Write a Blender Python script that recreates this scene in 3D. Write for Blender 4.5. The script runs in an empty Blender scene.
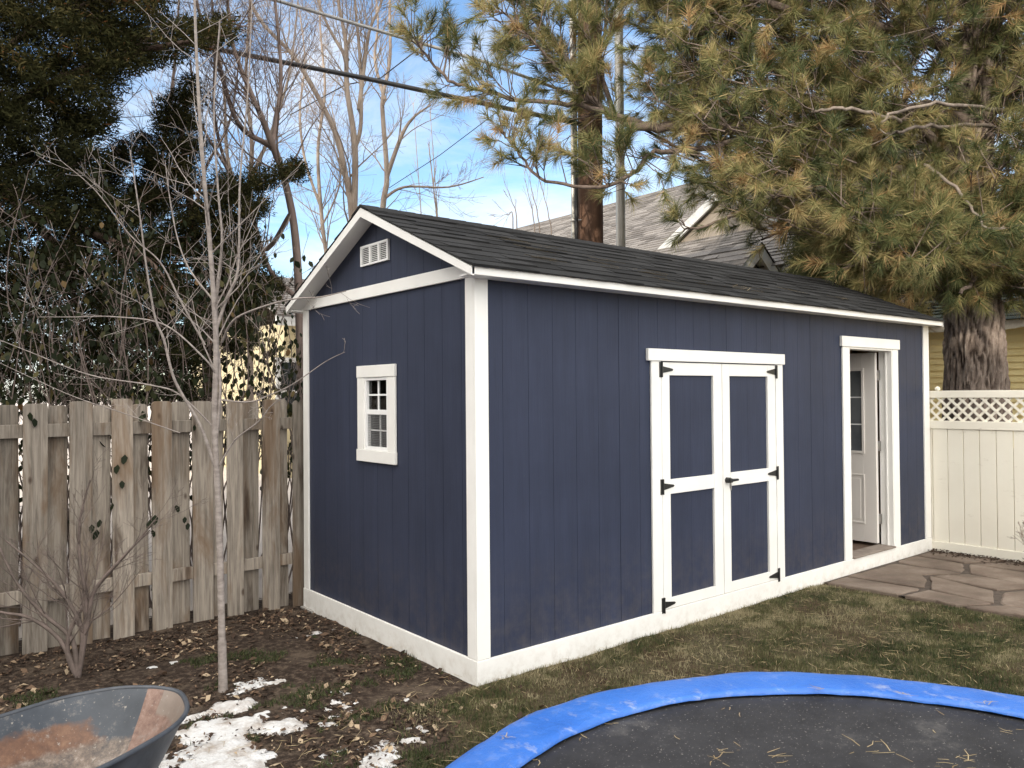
import bpy, math, random
import numpy as np
from mathutils import Vector, Matrix, noise as mnoise
random.seed(11); rng = np.random.default_rng(11)
S = bpy.context.scene; COL = S.collection
PI = math.pi; R = math.radians

# ---------------------------------------------------------------- camera frame
CAM = Vector((-2.759, -3.720, 1.70)); F = 792.8
_y, _p, _r = 0.886505, 0.013011, -0.008381
FW = Vector((math.cos(_y)*math.cos(_p), math.sin(_y)*math.cos(_p), math.sin(_p)))
RT0 = Vector((math.sin(_y), -math.cos(_y), 0)); UP0 = RT0.cross(FW)
RT = RT0*math.cos(_r) + UP0*math.sin(_r); UP = -RT0*math.sin(_r) + UP0*math.cos(_r)
def ray(u, v): return RT*((u-512)/F) + UP*((384-v)/F) + FW
def P(u, v, d): return CAM + ray(u, v)*d            # point d metres in front of the lens
def onz(u, v, z=0.0): r = ray(u, v); return CAM + r*((z-CAM.z)/r.z)
def onx(u, v, x): r = ray(u, v); return CAM + r*((x-CAM.x)/r.x)
def ony(u, v, y): r = ray(u, v); return CAM + r*((y-CAM.y)/r.y)
def pix(p):
    q = Vector(p)-CAM; d = q.dot(FW)
    if d < .05: return (-9999, -9999, d)
    return (512+F*q.dot(RT)/d, 384-F*q.dot(UP)/d, d)
def inpoly(x, y, poly):
    c = False; j = len(poly)-1
    for i in range(len(poly)):
        xi, yi = poly[i]; xj, yj = poly[j]
        if (yi > y) != (yj > y) and x < (xj-xi)*(y-yi)/(yj-yi)+xi: c = not c
        j = i
    return c

# ---------------------------------------------------------------- materials
def newmat(name):
    m = bpy.data.materials.new(name); m.use_nodes = True
    nt = m.node_tree; b = nt.nodes['Principled BSDF']
    return m, nt, b
def ramp(nt, fac, stops):
    r = nt.nodes.new('ShaderNodeValToRGB'); e = r.color_ramp.elements
    while len(e) < len(stops): e.new(.5)
    for k, (p, c) in enumerate(stops):
        e[k].position = p; e[k].color = (c[0], c[1], c[2], 1) if not isinstance(c, (int, float)) else (c, c, c, 1)
    nt.links.new(fac, r.inputs[0]); return r.outputs[0]
def coords(nt, scale=(1, 1, 1), kind='Object'):
    t = nt.nodes.new('ShaderNodeTexCoord'); mp = nt.nodes.new('ShaderNodeMapping')
    mp.inputs['Scale'].default_value = scale; nt.links.new(t.outputs[kind], mp.inputs[0]); return mp.outputs[0]
def noi(nt, vec, scale, detail=5, rough=.6, dist=0):
    n = nt.nodes.new('ShaderNodeTexNoise'); n.inputs['Scale'].default_value = scale
    n.inputs['Detail'].default_value = detail; n.inputs['Roughness'].default_value = rough
    n.inputs['Distortion'].default_value = dist
    nt.links.new(vec, n.inputs['Vector']); return n.outputs['Fac']
def mixc(nt, fac, a, b, mode='MIX'):
    m = nt.nodes.new('ShaderNodeMix'); m.data_type = 'RGBA'; m.blend_type = mode
    for s, v in ((0, fac), (6, a), (7, b)):
        if hasattr(v, 'links'): nt.links.new(v, m.inputs[s])
        elif s == 0: m.inputs[0].default_value = v
        else: m.inputs[s].default_value = (v[0], v[1], v[2], 1)
    return m.outputs[2]
def bump(nt, b, h, strength, dist):
    n = nt.nodes.new('ShaderNodeBump'); n.inputs['Strength'].default_value = strength
    n.inputs['Distance'].default_value = dist; nt.links.new(h, n.inputs['Height']); nt.links.new(n.outputs[0], b.inputs['Normal'])
def attr(nt, name):
    a = nt.nodes.new('ShaderNodeAttribute'); a.attribute_name = name; return a.outputs['Fac']
def simple(name, c1, c2=None, scale=6, stretch=(1, 1, 1), rough=.7, bs=0, bd=.003, bscale=None, lo=.35, hi=.65, metal=0, spec=.5, kind='Object'):
    m, nt, b = newmat(name); b.inputs['Roughness'].default_value = rough
    b.inputs['Metallic'].default_value = metal; b.inputs['Specular IOR Level'].default_value = spec
    v = coords(nt, stretch, kind); f = noi(nt, v, scale)
    nt.links.new(ramp(nt, f, [(lo, c1), (hi, c2 or c1)]), b.inputs['Base Color'])
    if bs: bump(nt, b, noi(nt, v, bscale or scale*4, 6), bs, bd)
    return m

NAVY = (.0215, .030, .060)
m_navy, nt, b = newmat('navy_paint'); b.inputs['Roughness'].default_value = .62; b.inputs['Specular IOR Level'].default_value = .3
v = coords(nt, (1, 1, .06)); f = noi(nt, v, 60, 6, .65); v2 = coords(nt); f2 = noi(nt, v2, 1.4, 4)
c = ramp(nt, f2, [(.3, (.0235, .0300, .056)), (.7, (.0325, .0405, .074))])
c = mixc(nt, ramp(nt, noi(nt, coords(nt, (1, 1, .08)), 16, 6, .7), [(.35, .28), (.65, 0.)]), c, (.012, .016, .030))
g_ = nt.nodes.new('ShaderNodeNewGeometry'); sx_ = nt.nodes.new('ShaderNodeSeparateXYZ'); nt.links.new(g_.outputs['Position'], sx_.inputs[0])
mr_ = nt.nodes.new('ShaderNodeMapRange'); mr_.inputs[1].default_value = .12; mr_.inputs[2].default_value = .75; mr_.inputs[3].default_value = .30; mr_.inputs[4].default_value = 0; nt.links.new(sx_.outputs[2], mr_.inputs[0])
ml_ = nt.nodes.new('ShaderNodeMath'); ml_.operation = 'MULTIPLY'; nt.links.new(mr_.outputs[0], ml_.inputs[0]); nt.links.new(ramp(nt, noi(nt, coords(nt), 9, 8, .75), [(.42, 0.), (.65, 1.)]), ml_.inputs[1])
c = mixc(nt, ml_.outputs[0], c, (.12, .10, .085))
sp = ramp(nt, noi(nt, coords(nt, (1, 1, .4)), 45, 3), [(.70, 0.), (.78, 1.)])
nt.links.new(mixc(nt, mixc(nt, .22, (0, 0, 0), sp), c, (.07, .08, .10)), b.inputs['Base Color'])
bump(nt, b, f, .45, .004)
m_white, nt, b = newmat('white_trim_paint'); b.inputs['Roughness'].default_value = .5
f = noi(nt, coords(nt), 2.5, 6); c = ramp(nt, f, [(.3, (.74, .73, .70)), (.7, (.83, .82, .79))])
g = nt.nodes.new('ShaderNodeNewGeometry'); sx = nt.nodes.new('ShaderNodeSeparateXYZ'); nt.links.new(g.outputs['Position'], sx.inputs[0])
mr = nt.nodes.new('ShaderNodeMapRange'); mr.inputs[1].default_value = .0; mr.inputs[2].default_value = .16; mr.inputs[3].default_value = 1; mr.inputs[4].default_value = 0
nt.links.new(sx.outputs[2], mr.inputs[0])
sp = ramp(nt, noi(nt, coords(nt), 14, 6, .7), [(.45, 0.), (.7, .6)])
mm = nt.nodes.new('ShaderNodeMath'); mm.operation = 'MULTIPLY'; nt.links.new(mr.outputs[0], mm.inputs[0]); nt.links.new(sp, mm.inputs[1])
nt.links.new(mixc(nt, mm.outputs[0], c, (.45, .39, .32)), b.inputs['Base Color'])
bump(nt, b, noi(nt, coords(nt, (1, 1, .2)), 70, 5), .25, .002)
m_vinyl = simple('white_vinyl', (.80, .80, .80), (.84, .84, .83), 3, rough=.35)
m_doorpaint = simple('door_white', (.72, .68, .64), (.76, .73, .69), 2, rough=.42)
m_black = simple('black_iron', (.012, .012, .012), rough=.45, scale=3)
m_steel = simple('steel', (.45, .44, .42), (.32, .30, .28), 12, rough=.4, metal=.8)
m_raw = simple('raw_plywood', (.30, .19, .10), (.20, .12, .06), 8, (1, 1, .15), .8, .2)
m_sill = simple('weathered_sill', (.16, .13, .11), (.24, .20, .17), 9, rough=.8)
m_osb = simple('floorboard', (.12, .075, .048), (.07, .042, .028), 9, (.3, 1, 1), .7, .2)
m_screen = simple('insect_screen', (.16, .16, .17), (.20, .20, .20), 3, rough=.8)
def glassmat(name, tint=(.02, .024, .03)):
    m, nt, b = newmat(name); o = nt.nodes['Material Output']
    gl = nt.nodes.new('ShaderNodeBsdfGlossy'); gl.inputs['Roughness'].default_value = .03
    tr = nt.nodes.new('ShaderNodeBsdfTransparent'); tr.inputs[0].default_value = (.75, .8, .8, 1)
    fr = nt.nodes.new('ShaderNodeFresnel'); fr.inputs[0].default_value = 1.55
    mx = nt.nodes.new('ShaderNodeMixShader'); nt.links.new(fr.outputs[0], mx.inputs[0]); nt.links.new(tr.outputs[0], mx.inputs[1]); nt.links.new(gl.outputs[0], mx.inputs[2])
    nt.links.new(mx.outputs[0], o.inputs[0]); return m
m_glass = glassmat('window_glass')
m_darkglass = simple('dark_window_glass', (.02, .024, .03), rough=.05, spec=.9, scale=1)
m_doorglass = simple('door_glass', (.09, .10, .11), (.16, .17, .18), 2, rough=.12, spec=.9)
def shingle(name, lo, hi, speck=.5):
    m, nt, b = newmat(name); b.inputs['Roughness'].default_value = .9; b.inputs['Specular IOR Level'].default_value = .25
    c = ramp(nt, attr(nt, 'tone'), [(0, lo), (1, hi)])
    f = noi(nt, coords(nt), 260, 3, .7); c2 = ramp(nt, f, [(.35, .45), (.65, 1.5)])
    nt.links.new(mixc(nt, 1, c, c2, 'MULTIPLY'), b.inputs['Base Color']); bump(nt, b, f, .5, .003); return m
m_shingle = shingle('charcoal_shingles', (.009, .009, .0095), (.028, .028, .029))
m_gshingle = shingle('weathered_grey_shingles', (.098, .090, .085), (.205, .190, .18))
m_dgshingle = shingle('dark_green_shingles', (.035, .045, .04), (.07, .085, .075))
def woodmat(name, base, dark, stain):
    m, nt, b = newmat(name); b.inputs['Roughness'].default_value = .85; b.inputs['Specular IOR Level'].default_value = .2
    oi = nt.nodes.new('ShaderNodeObjectInfo'); t = nt.nodes.new('ShaderNodeTexCoord')
    ad = nt.nodes.new('ShaderNodeVectorMath'); ad.operation = 'ADD'; nt.links.new(t.outputs['Object'], ad.inputs[0])
    sc = nt.nodes.new('ShaderNodeVectorMath'); sc.operation = 'SCALE'; sc.inputs[0].default_value = (37, 11, 23); nt.links.new(oi.outputs['Random'], sc.inputs['Scale']); nt.links.new(sc.outputs[0], ad.inputs[1])
    def mp(s):
        q = nt.nodes.new('ShaderNodeMapping'); q.inputs['Scale'].default_value = s; nt.links.new(ad.outputs[0], q.inputs[0]); return q.outputs[0]
    gr = noi(nt, mp((1, 1, .05)), 45, 6, .7, .3); st = noi(nt, mp((1, 1, .22)), 5.5, 5, .65, .4)
    c = ramp(nt, gr, [(.3, dark), (.6, base)])
    c = mixc(nt, ramp(nt, st, [(.50, 0.), (.66, .8)]), c, stain)
    st2 = noi(nt, mp((1, 1, .16)), 8, 4, .6, .2)
    c = mixc(nt, ramp(nt, st2, [(.56, 0.), (.70, .85)]), c, (.05, .032, .022))
    kn = nt.nodes.new('ShaderNodeTexVoronoi'); kn.inputs['Scale'].default_value = 5; nt.links.new(mp((1, 1, .5)), kn.inputs['Vector'])
    c = mixc(nt, ramp(nt, kn.outputs['Distance'], [(.04, .8), (.09, 0.)]), c, (.05, .03, .02))
    hv = nt.nodes.new('ShaderNodeMapRange'); hv.inputs[3].default_value = .58; hv.inputs[4].default_value = 1.15; nt.links.new(oi.outputs['Random'], hv.inputs[0])
    nt.links.new(mixc(nt, 1, c, hv.outputs[0], 'MULTIPLY'), b.inputs['Base Color'])
    bump(nt, b, gr, .6, .004); return m
m_fence = woodmat('weathered_cedar', (.325, .285, .24), (.12, .103, .087), (.16, .105, .065))
m_cream, nt, b = newmat('cream_fence_paint'); b.inputs['Roughness'].default_value = .6
c = ramp(nt, noi(nt, coords(nt), 1.7, 5), [(.3, (.75, .71, .61)), (.7, (.81, .78, .68))])
c = mixc(nt, ramp(nt, noi(nt, coords(nt, (1, 1, 2.2)), 3.0, 8, .75), [(.60, 0.), (.72, .6)]), c, (.40, .33, .26))
nt.links.new(c, b.inputs['Base Color'])
m_bark, nt, b = newmat('ponderosa_bark'); b.inputs['Roughness'].default_value = .95; b.inputs['Specular IOR Level'].default_value = .15
f = attr(nt, 'tone'); f2 = noi(nt, coords(nt, (1, 1, .35)), 18, 7, .75)
c = ramp(nt, f2, [(.3, (.09, .07, .06)), (.5, (.19, .152, .13)), (.72, (.34, .29, .25))])
nt.links.new(mixc(nt, ramp(nt, f, [(.15, .9), (.5, 0.)]), c, (.03, .02, .016)), b.inputs['Base Color']); bump(nt, b, f2, .8, .02)
m_bare = simple('grey_twig_bark', (.20, .155, .125), (.34, .28, .23), 7, (1, 1, .4), .85, .4, .004, 40)
m_bare_red = simple('red_brown_twig_bark', (.095, .068, .058), (.19, .14, .12), 7, (1, 1, .4), .85)
m_shrub = simple('dark_shrub_bark', (.09, .070, .060), (.17, .13, .115), 12, rough=.85)
m_young = simple('pale_young_bark', (.19, .16, .145), (.32, .28, .255), 16, (1, 1, 2.2), .7, .3, .002, 60)
m_junibark = simple('juniper_bark', (.07, .045, .035), (.16, .11, .085), 12, (1, 1, .3), .95, .6, .01)
m_limb = simple('pine_limb_bark', (.055, .04, .034), (.17, .13, .11), 12, (1, 1, 1), .95, .6, .008, 50)
m_limb2 = simple('weathered_dead_limb', (.10, .08, .066), (.21, .175, .15), 12, rough=.9, bs=.5, bd=.006, bscale=50)
m_pole = simple('creosote_pole_wood', (.055, .028, .017), (.125, .065, .038), 9, (1, 1, .04), .85, .5, .006)
m_galv = simple('galvanised_mast', (.42, .41, .38), (.52, .50, .46), 3, rough=.45, metal=.4)
m_cable = simple('black_cable', (.014, .014, .016), rough=.6)
m_gcable = simple('grey_weathered_cable', (.22, .22, .22), (.28, .28, .28), rough=.6)
def leafmat(name, stops, transl=.25, rough=.6):
    m, nt, b = newmat(name); o = nt.nodes['Material Output']; c = ramp(nt, attr(nt, 'tone'), stops)
    b.inputs['Roughness'].default_value = rough; b.inputs['Specular IOR Level'].default_value = .25; nt.links.new(c, b.inputs['Base Color'])
    t = nt.nodes.new('ShaderNodeBsdfTranslucent'); nt.links.new(c, t.inputs[0])
    mx = nt.nodes.new('ShaderNodeMixShader'); mx.inputs[0].default_value = transl
    nt.links.new(b.outputs[0], mx.inputs[1]); nt.links.new(t.outputs[0], mx.inputs[2]); nt.links.new(mx.outputs[0], o.inputs[0]); return m
m_needle = leafmat('pine_needles', [(0, (.050, .068, .030)), (.30, (.125, .138, .056)), (.60, (.28, .26, .115)), (.86, (.43, .335, .17)), (1, (.34, .205, .10))], .36)
m_juniper = leafmat('juniper_foliage', [(0, (.014, .015, .007)), (.45, (.030, .031, .012)), (.75, (.10, .085, .035)), (1, (.15, .06, .025))], .15, .9)
m_juniper.node_tree.nodes['Principled BSDF'].inputs['Specular IOR Level'].default_value = .04
m_farcon = leafmat('far_conifer_foliage', [(0, (.075, .085, .03)), (.6, (.14, .14, .045)), (1, (.22, .18, .07))], .3)
m_broad = leafmat('broad_evergreen_leaves', [(0, (.012, .016, .009)), (.55, (.026, .032, .015)), (.8, (.10, .085, .035)), (1, (.13, .06, .03))], .15, .45)
m_broad.node_tree.nodes['Principled BSDF'].inputs['Specular IOR Level'].default_value = .08
m_grass = leafmat('winter_grass', [(0, (.026, .040, .014)), (.35, (.060, .072, .027)), (.7, (.135, .128, .060)), (1, (.32, .28, .17))], .2)
m_litter = leafmat('dead_leaf_litter', [(0, (.022, .014, .010)), (.5, (.065, .040, .027)), (.82, (.17, .11, .07)), (1, (.40, .31, .21))], .1, .8)
m_straw = leafmat('dry_needles', [(0, (.26, .19, .10)), (1, (.46, .37, .22))], .1)

# ---------------------------------------------------------------- mesh helpers
class MB:
    def __init__(s): s.v = []; s.f = []; s.m = []
    def box(s, x0, x1, y0, y1, z0, z1, mi=0):
        n = len(s.v)
        s.v += [(x0, y0, z0), (x1, y0, z0), (x1, y1, z0), (x0, y1, z0), (x0, y0, z1), (x1, y0, z1), (x1, y1, z1), (x0, y1, z1)]
        for q in ((0, 3, 2, 1), (4, 5, 6, 7), (0, 1, 5, 4), (1, 2, 6, 5), (2, 3, 7, 6), (3, 0, 4, 7)):
            s.f.append(tuple(n+i for i in q)); s.m.append(mi)
        return s
    def prism(s, poly, w, mi=0):            # poly: 3-D points (ccw seen from -w side), extruded by w
        n = len(s.v); k = len(poly); w = Vector(w)
        s.v += [tuple(p) for p in poly] + [tuple(Vector(p)+w) for p in poly]
        s.f.append(tuple(n+i for i in range(k))); s.f.append(tuple(n+k+i for i in reversed(range(k)))); s.m += [mi, mi]
        for i in range(k):
            j = (i+1) % k; s.f.append((n+j, n+i, n+k+i, n+k+j)); s.m.append(mi)
        return s
    def quad(s, a, b, c, d, mi=0):
        n = len(s.v); s.v += [tuple(a), tuple(b), tuple(c), tuple(d)]; s.f.append((n, n+1, n+2, n+3)); s.m.append(mi); return s
    def tube(s, pts, rad, sides=6, cap=True):
        pts = [Vector(p) for p in pts]
        if isinstance(rad, (int, float)): rad = [rad]*len(pts)
        n0 = len(s.v); t = (pts[1]-pts[0]).normalized()
        a = t.orthogonal().normalized()
        for i, p in enumerate(pts):
            t = (pts[min(i+1, len(pts)-1)]-pts[max(i-1, 0)])
            t = t.normalized() if t.length > 1e-9 else Vector((0, 0, 1))
            a = (a-t*a.dot(t)); a = a.normalized() if a.length > 1e-6 else t.orthogonal().normalized()
            b_ = t.cross(a)
            for k in range(sides):
                g = 2*PI*k/sides; s.v.append(tuple(p+(a*math.cos(g)+b_*math.sin(g))*rad[i]))
        for i in range(len(pts)-1):
            for k in range(sides):
                j = (k+1) % sides; A = n0+i*sides
                s.f.append((A+k, A+j, A+sides+j, A+sides+k)); s.m.append(0)
        if cap:
            s.f.append(tuple(n0+k for k in reversed(range(sides)))); s.f.append(tuple(n0+(len(pts)-1)*sides+k for k in range(sides))); s.m += [0, 0]
        return s
    def build(s, name, mats, parent=None, bevel=0, smooth=False, local=None):
        me = bpy.data.meshes.new(name); me.from_pydata(s.v, [], s.f)
        if not isinstance(mats, (list, tuple)): mats = [mats]
        for m in mats: me.materials.append(m)
        if len(mats) > 1: me.polygons.foreach_set('material_index', s.m)
        if smooth: me.polygons.foreach_set('use_smooth', [True]*len(s.f))
        me.update()
        o = bpy.data.objects.new(name, me); COL.objects.link(o)
        if parent: o.parent = parent; o.location = -W(parent)
        if bevel:
            bv = o.modifiers.new('bevel', 'BEVEL'); bv.width = bevel; bv.segments = 2; bv.limit_method = 'ANGLE'
        return o
def W(o):
    p = Vector(o.location)
    while o.parent: o = o.parent; p += o.location
    return p
def tag(o, label=None, cat=None, group=None, kind=None):
    if label: o['label'] = label
    if cat: o['category'] = cat
    if group: o['group'] = group
    if kind: o['kind'] = kind
    return o
def thing(name, loc, label, cat, group=None):
    o = bpy.data.objects.new(name, None); COL.objects.link(o); o.location = loc; o.empty_display_size = .2
    return tag(o, label, cat, group)
def npmesh(name, V, nper, mat, parent=None, tone=None, smooth=False):   # V: (n*nper,3) array of separate polygons
    n = len(V)//nper; me = bpy.data.meshes.new(name)
    me.vertices.add(len(V)); me.vertices.foreach_set('co', np.ascontiguousarray(V, dtype=np.float32).ravel())
    me.loops.add(len(V)); me.loops.foreach_set('vertex_index', np.arange(len(V), dtype=np.int32))
    me.polygons.add(n); me.polygons.foreach_set('loop_start', np.arange(n, dtype=np.int32)*nper)
    me.polygons.foreach_set('loop_total', np.full(n, nper, dtype=np.int32))
    me.materials.append(mat); me.update(calc_edges=True)
    if tone is not None:
        a = me.attributes.new('tone', 'FLOAT', 'FACE'); a.data.foreach_set('value', np.ascontiguousarray(tone, dtype=np.float32))
    o = bpy.data.objects.new(name, me); COL.objects.link(o)
    if parent: o.parent = parent; o.location = -W(parent)
    return o
def unit(a): return a/np.maximum(np.linalg.norm(a, axis=-1, keepdims=True), 1e-9)

def rect_holes(mb, u0, u1, z0, z1, holes, fn, mi=0):      # fn(mb,ua,ub,za,zb)
    us = sorted(set([u0, u1]+[h[0] for h in holes if u0 < h[0] < u1]+[h[1] for h in holes if u0 < h[1] < u1]))
    for a, b_ in zip(us[:-1], us[1:]):
        c = (a+b_)/2; zz = [(z0, z1)]
        for h in holes:
            if h[0] < c < h[1]:
                nz = []
                for (p, q) in zz:
                    if h[2] > p: nz.append((p, min(q, h[2])))
                    if h[3] < q: nz.append((max(p, h[3]), q))
                zz = [t for t in nz if t[1]-t[0] > 1e-4]
        for (p, q) in zz: fn(mb, a, b_, p, q)

# ================================================================ THE SHED
L, Wd, B = 5.985, 2.345, .148
EZ, RZ, OV = 2.44, 3.005, .12          # eave top, ridge top, overhang
YR, OVB = 1.15, .04
def roofz(y): return EZ + (RZ-EZ)*((y+OV)/(YR+OV) if y < YR else (Wd+OVB-y)/(Wd+OVB-YR))
shed = thing('garden_shed', (L/2, Wd/2, 0), 'navy blue wooden shed with white trim, gable roof, double doors and an open entry door', 'shed')
GR = .2032
HF = [(1.56, 3.19, -1, 1.925), (4.31, 5.18, .13, 2.11)]
# front wall
OVR = .045
def wall_x(ya, yb, holes, x0=.012, x1=L-.012, ztop=2.40):
    mb = MB(); n = int((x1-x0)/GR)+1
    out = ya < yb
    for k in range(n+1):
        a = max(x0, x0+k*GR+(.0020 if k % 6 == 0 else .0011)); e = min(x1, x0+(k+1)*GR-(.0020 if k % 6 == 5 else .0011))
        if e-a < .01: continue
        lo, hi = min(ya, ya+(.009 if out else -.009)), max(ya, ya+(.009 if out else -.009))
        rect_holes(mb, a, e, .02, ztop, holes, lambda m, p, q, r, s: m.box(p, q, lo, hi, r, s))
    lo, hi = sorted((ya+(.0085 if out else -.0085), yb))
    rect_holes(mb, x0, x1, .02, ztop, holes, lambda m, p, q, r, s: m.box(p, q, lo, hi, r, s, 0))
    return mb
wall_x(.015, .05, HF).build('wall', [m_navy], shed)
wall_x(Wd-.015, Wd-.05, []).build('wall', [m_navy], shed)
HG = [(1.0, 1.335, 1.30, 1.84)]
def wall_y(xa, xb, holes):
    mb = MB(); s = .009 if xa < xb else -.009; y0, y1 = .016, Wd-.016
    lo, hi = sorted((xa, xa+s))
    ks = int((y1-y0)/GR)+1
    for k in range(ks+1):
        a = y0 if k == 0 else y0+k*GR-.06+.0015; e = min(y1, y0+(k+1)*GR-.06-.0015)
        if e-a < .01: continue
        rect_holes(mb, a, e, .02, 2.3, holes, lambda m, p, q, r, t: m.box(lo, hi, p, q, r, t))
        cuts = sorted([a, e]+([YR] if a < YR < e else []))
        for p, q in zip(cuts[:-1], cuts[1:]):
            poly = [(lo, p, 2.3), (lo, p, roofz(p)-.03), (lo, q, roofz(q)-.03), (lo, q, 2.3)]
            mb.prism(poly, (hi-lo, 0, 0))
    lo2, hi2 = sorted((xa+s*.95, xb))
    rect_holes(mb, y0, y1, .02, 2.3, holes, lambda m, p, q, r, t: m.box(lo2, hi2, p, q, r, t))
    mb.prism([(lo2, y0, 2.3), (lo2, y0, roofz(y0)-.035), (lo2, YR, RZ-.035), (lo2, y1, roofz(y1)-.035), (lo2, y1, 2.3)], (hi2-lo2, 0, 0))
    return mb
wall_y(.015, .05, HG).build('wall', [m_navy], shed)
wall_y(L-.015, L-.05, []).build('wall', [m_navy], shed)
# inside lining and floor
mb = MB()
rect_holes(mb, .051, L-.051, .1, 2.38, HF, lambda m, p, q, r, s: m.box(p, q, .051, .06, r, s))
mb.box(.051, L-.051, Wd-.06, Wd-.051, .1, 2.38)
rect_holes(mb, .062, Wd-.062, .1, 2.38, HG, lambda m, p, q, r, s: m.box(.051, .06, p, q, r, s))
mb.box(L-.06, L-.051, .062, Wd-.062, .1, 2.38)
for k in range(8):
    x = .3+k*.61
    mb.box(x, x+.04, Wd-.15, Wd-.062, .1, 2.38)
for k in range(4):
    y = .2+k*.56; mb.box(L-.15, L-.062, y, y+.04, .1, 2.38)
mb.build('inner_lining', m_raw, shed)
MB().box(.06, L-.06, .06, Wd-.06, .05, .145).build('floor', m_osb, shed)
# corner trims (L-shaped pairs of boards)
def corner(x, y, sx, sy, wx, wy, top):
    mb = MB(); t = .017
    xa, xb = sorted((x, x+sx*wx)); ya, yb = sorted((y-0*sy, y+sy*t)); mb.box(xa, xb, ya, yb, B+.002, top)
    xa, xb = sorted((x-0*sx, x+sx*t)); ya, yb = sorted((y+sy*(t+.001), y+sy*wy)); mb.box(xa, xb, ya, yb, B+.002, top)
    mb.build('corner_trim', m_white, shed, .003)
corner(-.002, -.002, 1, 1, .098, .098, 2.405); corner(-.002, Wd+.002, 1, -1, .09, .085, 2.405)
corner(L+.002, -.002, -1, 1, .125, .09, 2.405); corner(L+.002, Wd+.002, -1, -1, .09, .09, 2.405)
# base boards
MB().box(-.006, L+.006, -.006, .013, -.06, B).build('base_board', m_white, shed, .003)
MB().box(-.006, L+.006, Wd-.013, Wd+.006, -.06, B).build('base_board', m_white, shed, .003)
MB().box(-.006, .013, .014, Wd-.014, -.03, B).build('base_board', m_white, shed, .003)
MB().box(L-.013, L+.006, .014, Wd-.014, -.06, B).build('base_board', m_white, shed, .003)
# gable band
MB().box(-.008, .012, .0, Wd, 2.392, 2.476).build('gable_band', m_white, shed, .003)
# roof deck, soffits, fascias, rakes
deck = MB()
for s in (0, 1):
    ye = -OV if s == 0 else Wd+OVB; yr = YR
    deck.prism([(-OV+.02, ye, EZ-.018), (-OV+.02, yr, RZ-.018), (-OV+.02, yr, RZ-.036), (-OV+.02, ye, EZ-.036)] , (L+OV+OVR-.04, 0, 0))
deck.build('roof_deck', m_white, shed)
MB().box(-OV+.001, L+OVR-.001, -OV-.016, -OV+.002, EZ-.062, EZ-.012).box(-OV+.02, L+OVR-.02, -OV+.003, .012, EZ-.058, EZ-.046).build('fascia', m_white, shed, .003)
MB().box(-OV+.001, L+OVR-.001, Wd+OVB-.002, Wd+OVB+.016, EZ-.062, EZ-.012).box(-OV+.02, L+OVR-.02, Wd-.012, Wd+OVB-.003, EZ-.058, EZ-.046).build('fascia', m_white, shed, .003)
for xs in (-OV-.001, L+OVR-.018):
    for s in (0, 1):
        ye = -OV-.016 if s == 0 else Wd+OVB+.016; yr = YR; k = 1 if s == 0 else -1
        ze = roofz(-OV)-.012-.016*.43; mb = MB()
        mb.prism([(xs, ye, ze), (xs, yr, RZ-.012), (xs, yr, RZ-.012-.062), (xs, ye, ze-.048)], (.019, 0, 0))
        xi = (xs+.02, .02) if xs < 0 else (L-.02, xs)     # soffit strip under the overhang
        mb.prism([(xi[0], ye+k*.02, ze-.026), (xi[0], yr, RZ-.042), (xi[0], yr, RZ-.050), (xi[0], ye+k*.02, ze-.034)], (xi[1]-xi[0], 0, 0))
        mb.build('rake_board', m_white, shed)
# shingles: thick tabs in courses
def shingle_roof(name, mat, parent, eave0, eave1, ridge0, ridge1, expo=.143, tabw=(.16, .36), th=.006, nrm=None):
    e0, e1, r0, r1 = map(Vector, (eave0, eave1, ridge0, ridge1))
    n = (e1-e0).cross(r0-e0).normalized()
    if n.z < 0: n = -n
    H = (r0-e0).length; rows = max(1, round(H/expo)); V = []; T = []
    for j in range(rows):
        t0, t1 = j/rows, (j+1)/rows
        a0, b0 = e0.lerp(r0, t0), e1.lerp(r1, t0); a1, b1 = e0.lerp(r0, t1), e1.lerp(r1, t1)
        Lr = (b0-a0).length; x = 0; first = random.random()
        while x < Lr-1e-4:
            w = random.uniform(*tabw); x2 = min(Lr, x+w*(first or 1) if x == 0 else x+w)
            if Lr-x2 < .04: x2 = Lr
            u0, u1 = x/Lr, x2/Lr; h = th*random.choice((1, 1, 1.7, 2.2)); tn = random.random()
            p0 = a0.lerp(b0, u0)+n*h; p1 = a0.lerp(b0, u1)+n*h; p2 = a1.lerp(b1, u1)+n*.0015; p3 = a1.lerp(b1, u0)+n*.0015
            dn = (e0-r0).normalized()*random.uniform(0, .006); p0 += dn; p1 += dn
            q0 = p0-n*h*1.15; q1 = p1-n*h*1.15; q2 = p2-n*.004; q3 = p3-n*.004
            for f in ((p0, p1, p2, p3), (q0, q1, p1, p0), (q0, p0, p3, q3), (p1, q1, q2, p2)): V += [tuple(z) for z in f]; T.append(tn)
            x = x2
    return npmesh(name, np.array(V), 4, mat, parent, T)
sh = .016
shingle_roof('roof', m_shingle, shed, (-OV-.006, -OV-.03, EZ-.018+.004), (L+OVR+.006, -OV-.03, EZ-.018+.004), (-OV-.006, YR, RZ-.004), (L+OVR+.006, YR, RZ-.004))
shingle_roof('roof', m_shingle, shed, (L+OVR+.006, Wd+OVB+.02, EZ-.014), (-OV-.006, Wd+OVB+.02, EZ-.014), (L+OVR+.006, YR, RZ-.004), (-OV-.006, YR, RZ-.004))
mb = MB(); x = -OV-.006
while x < L+OVR:
    x2 = min(x+.15, L+OVR+.02)
    mb.prism([(x, YR-.12, RZ-.045), (x, YR, RZ+.012), (x, YR+.12, RZ-.045), (x, YR+.12, RZ-.058), (x, YR, RZ-.0), (x, YR-.12, RZ-.058)], (x2-x-.004, 0, .003)); x = x2
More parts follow.
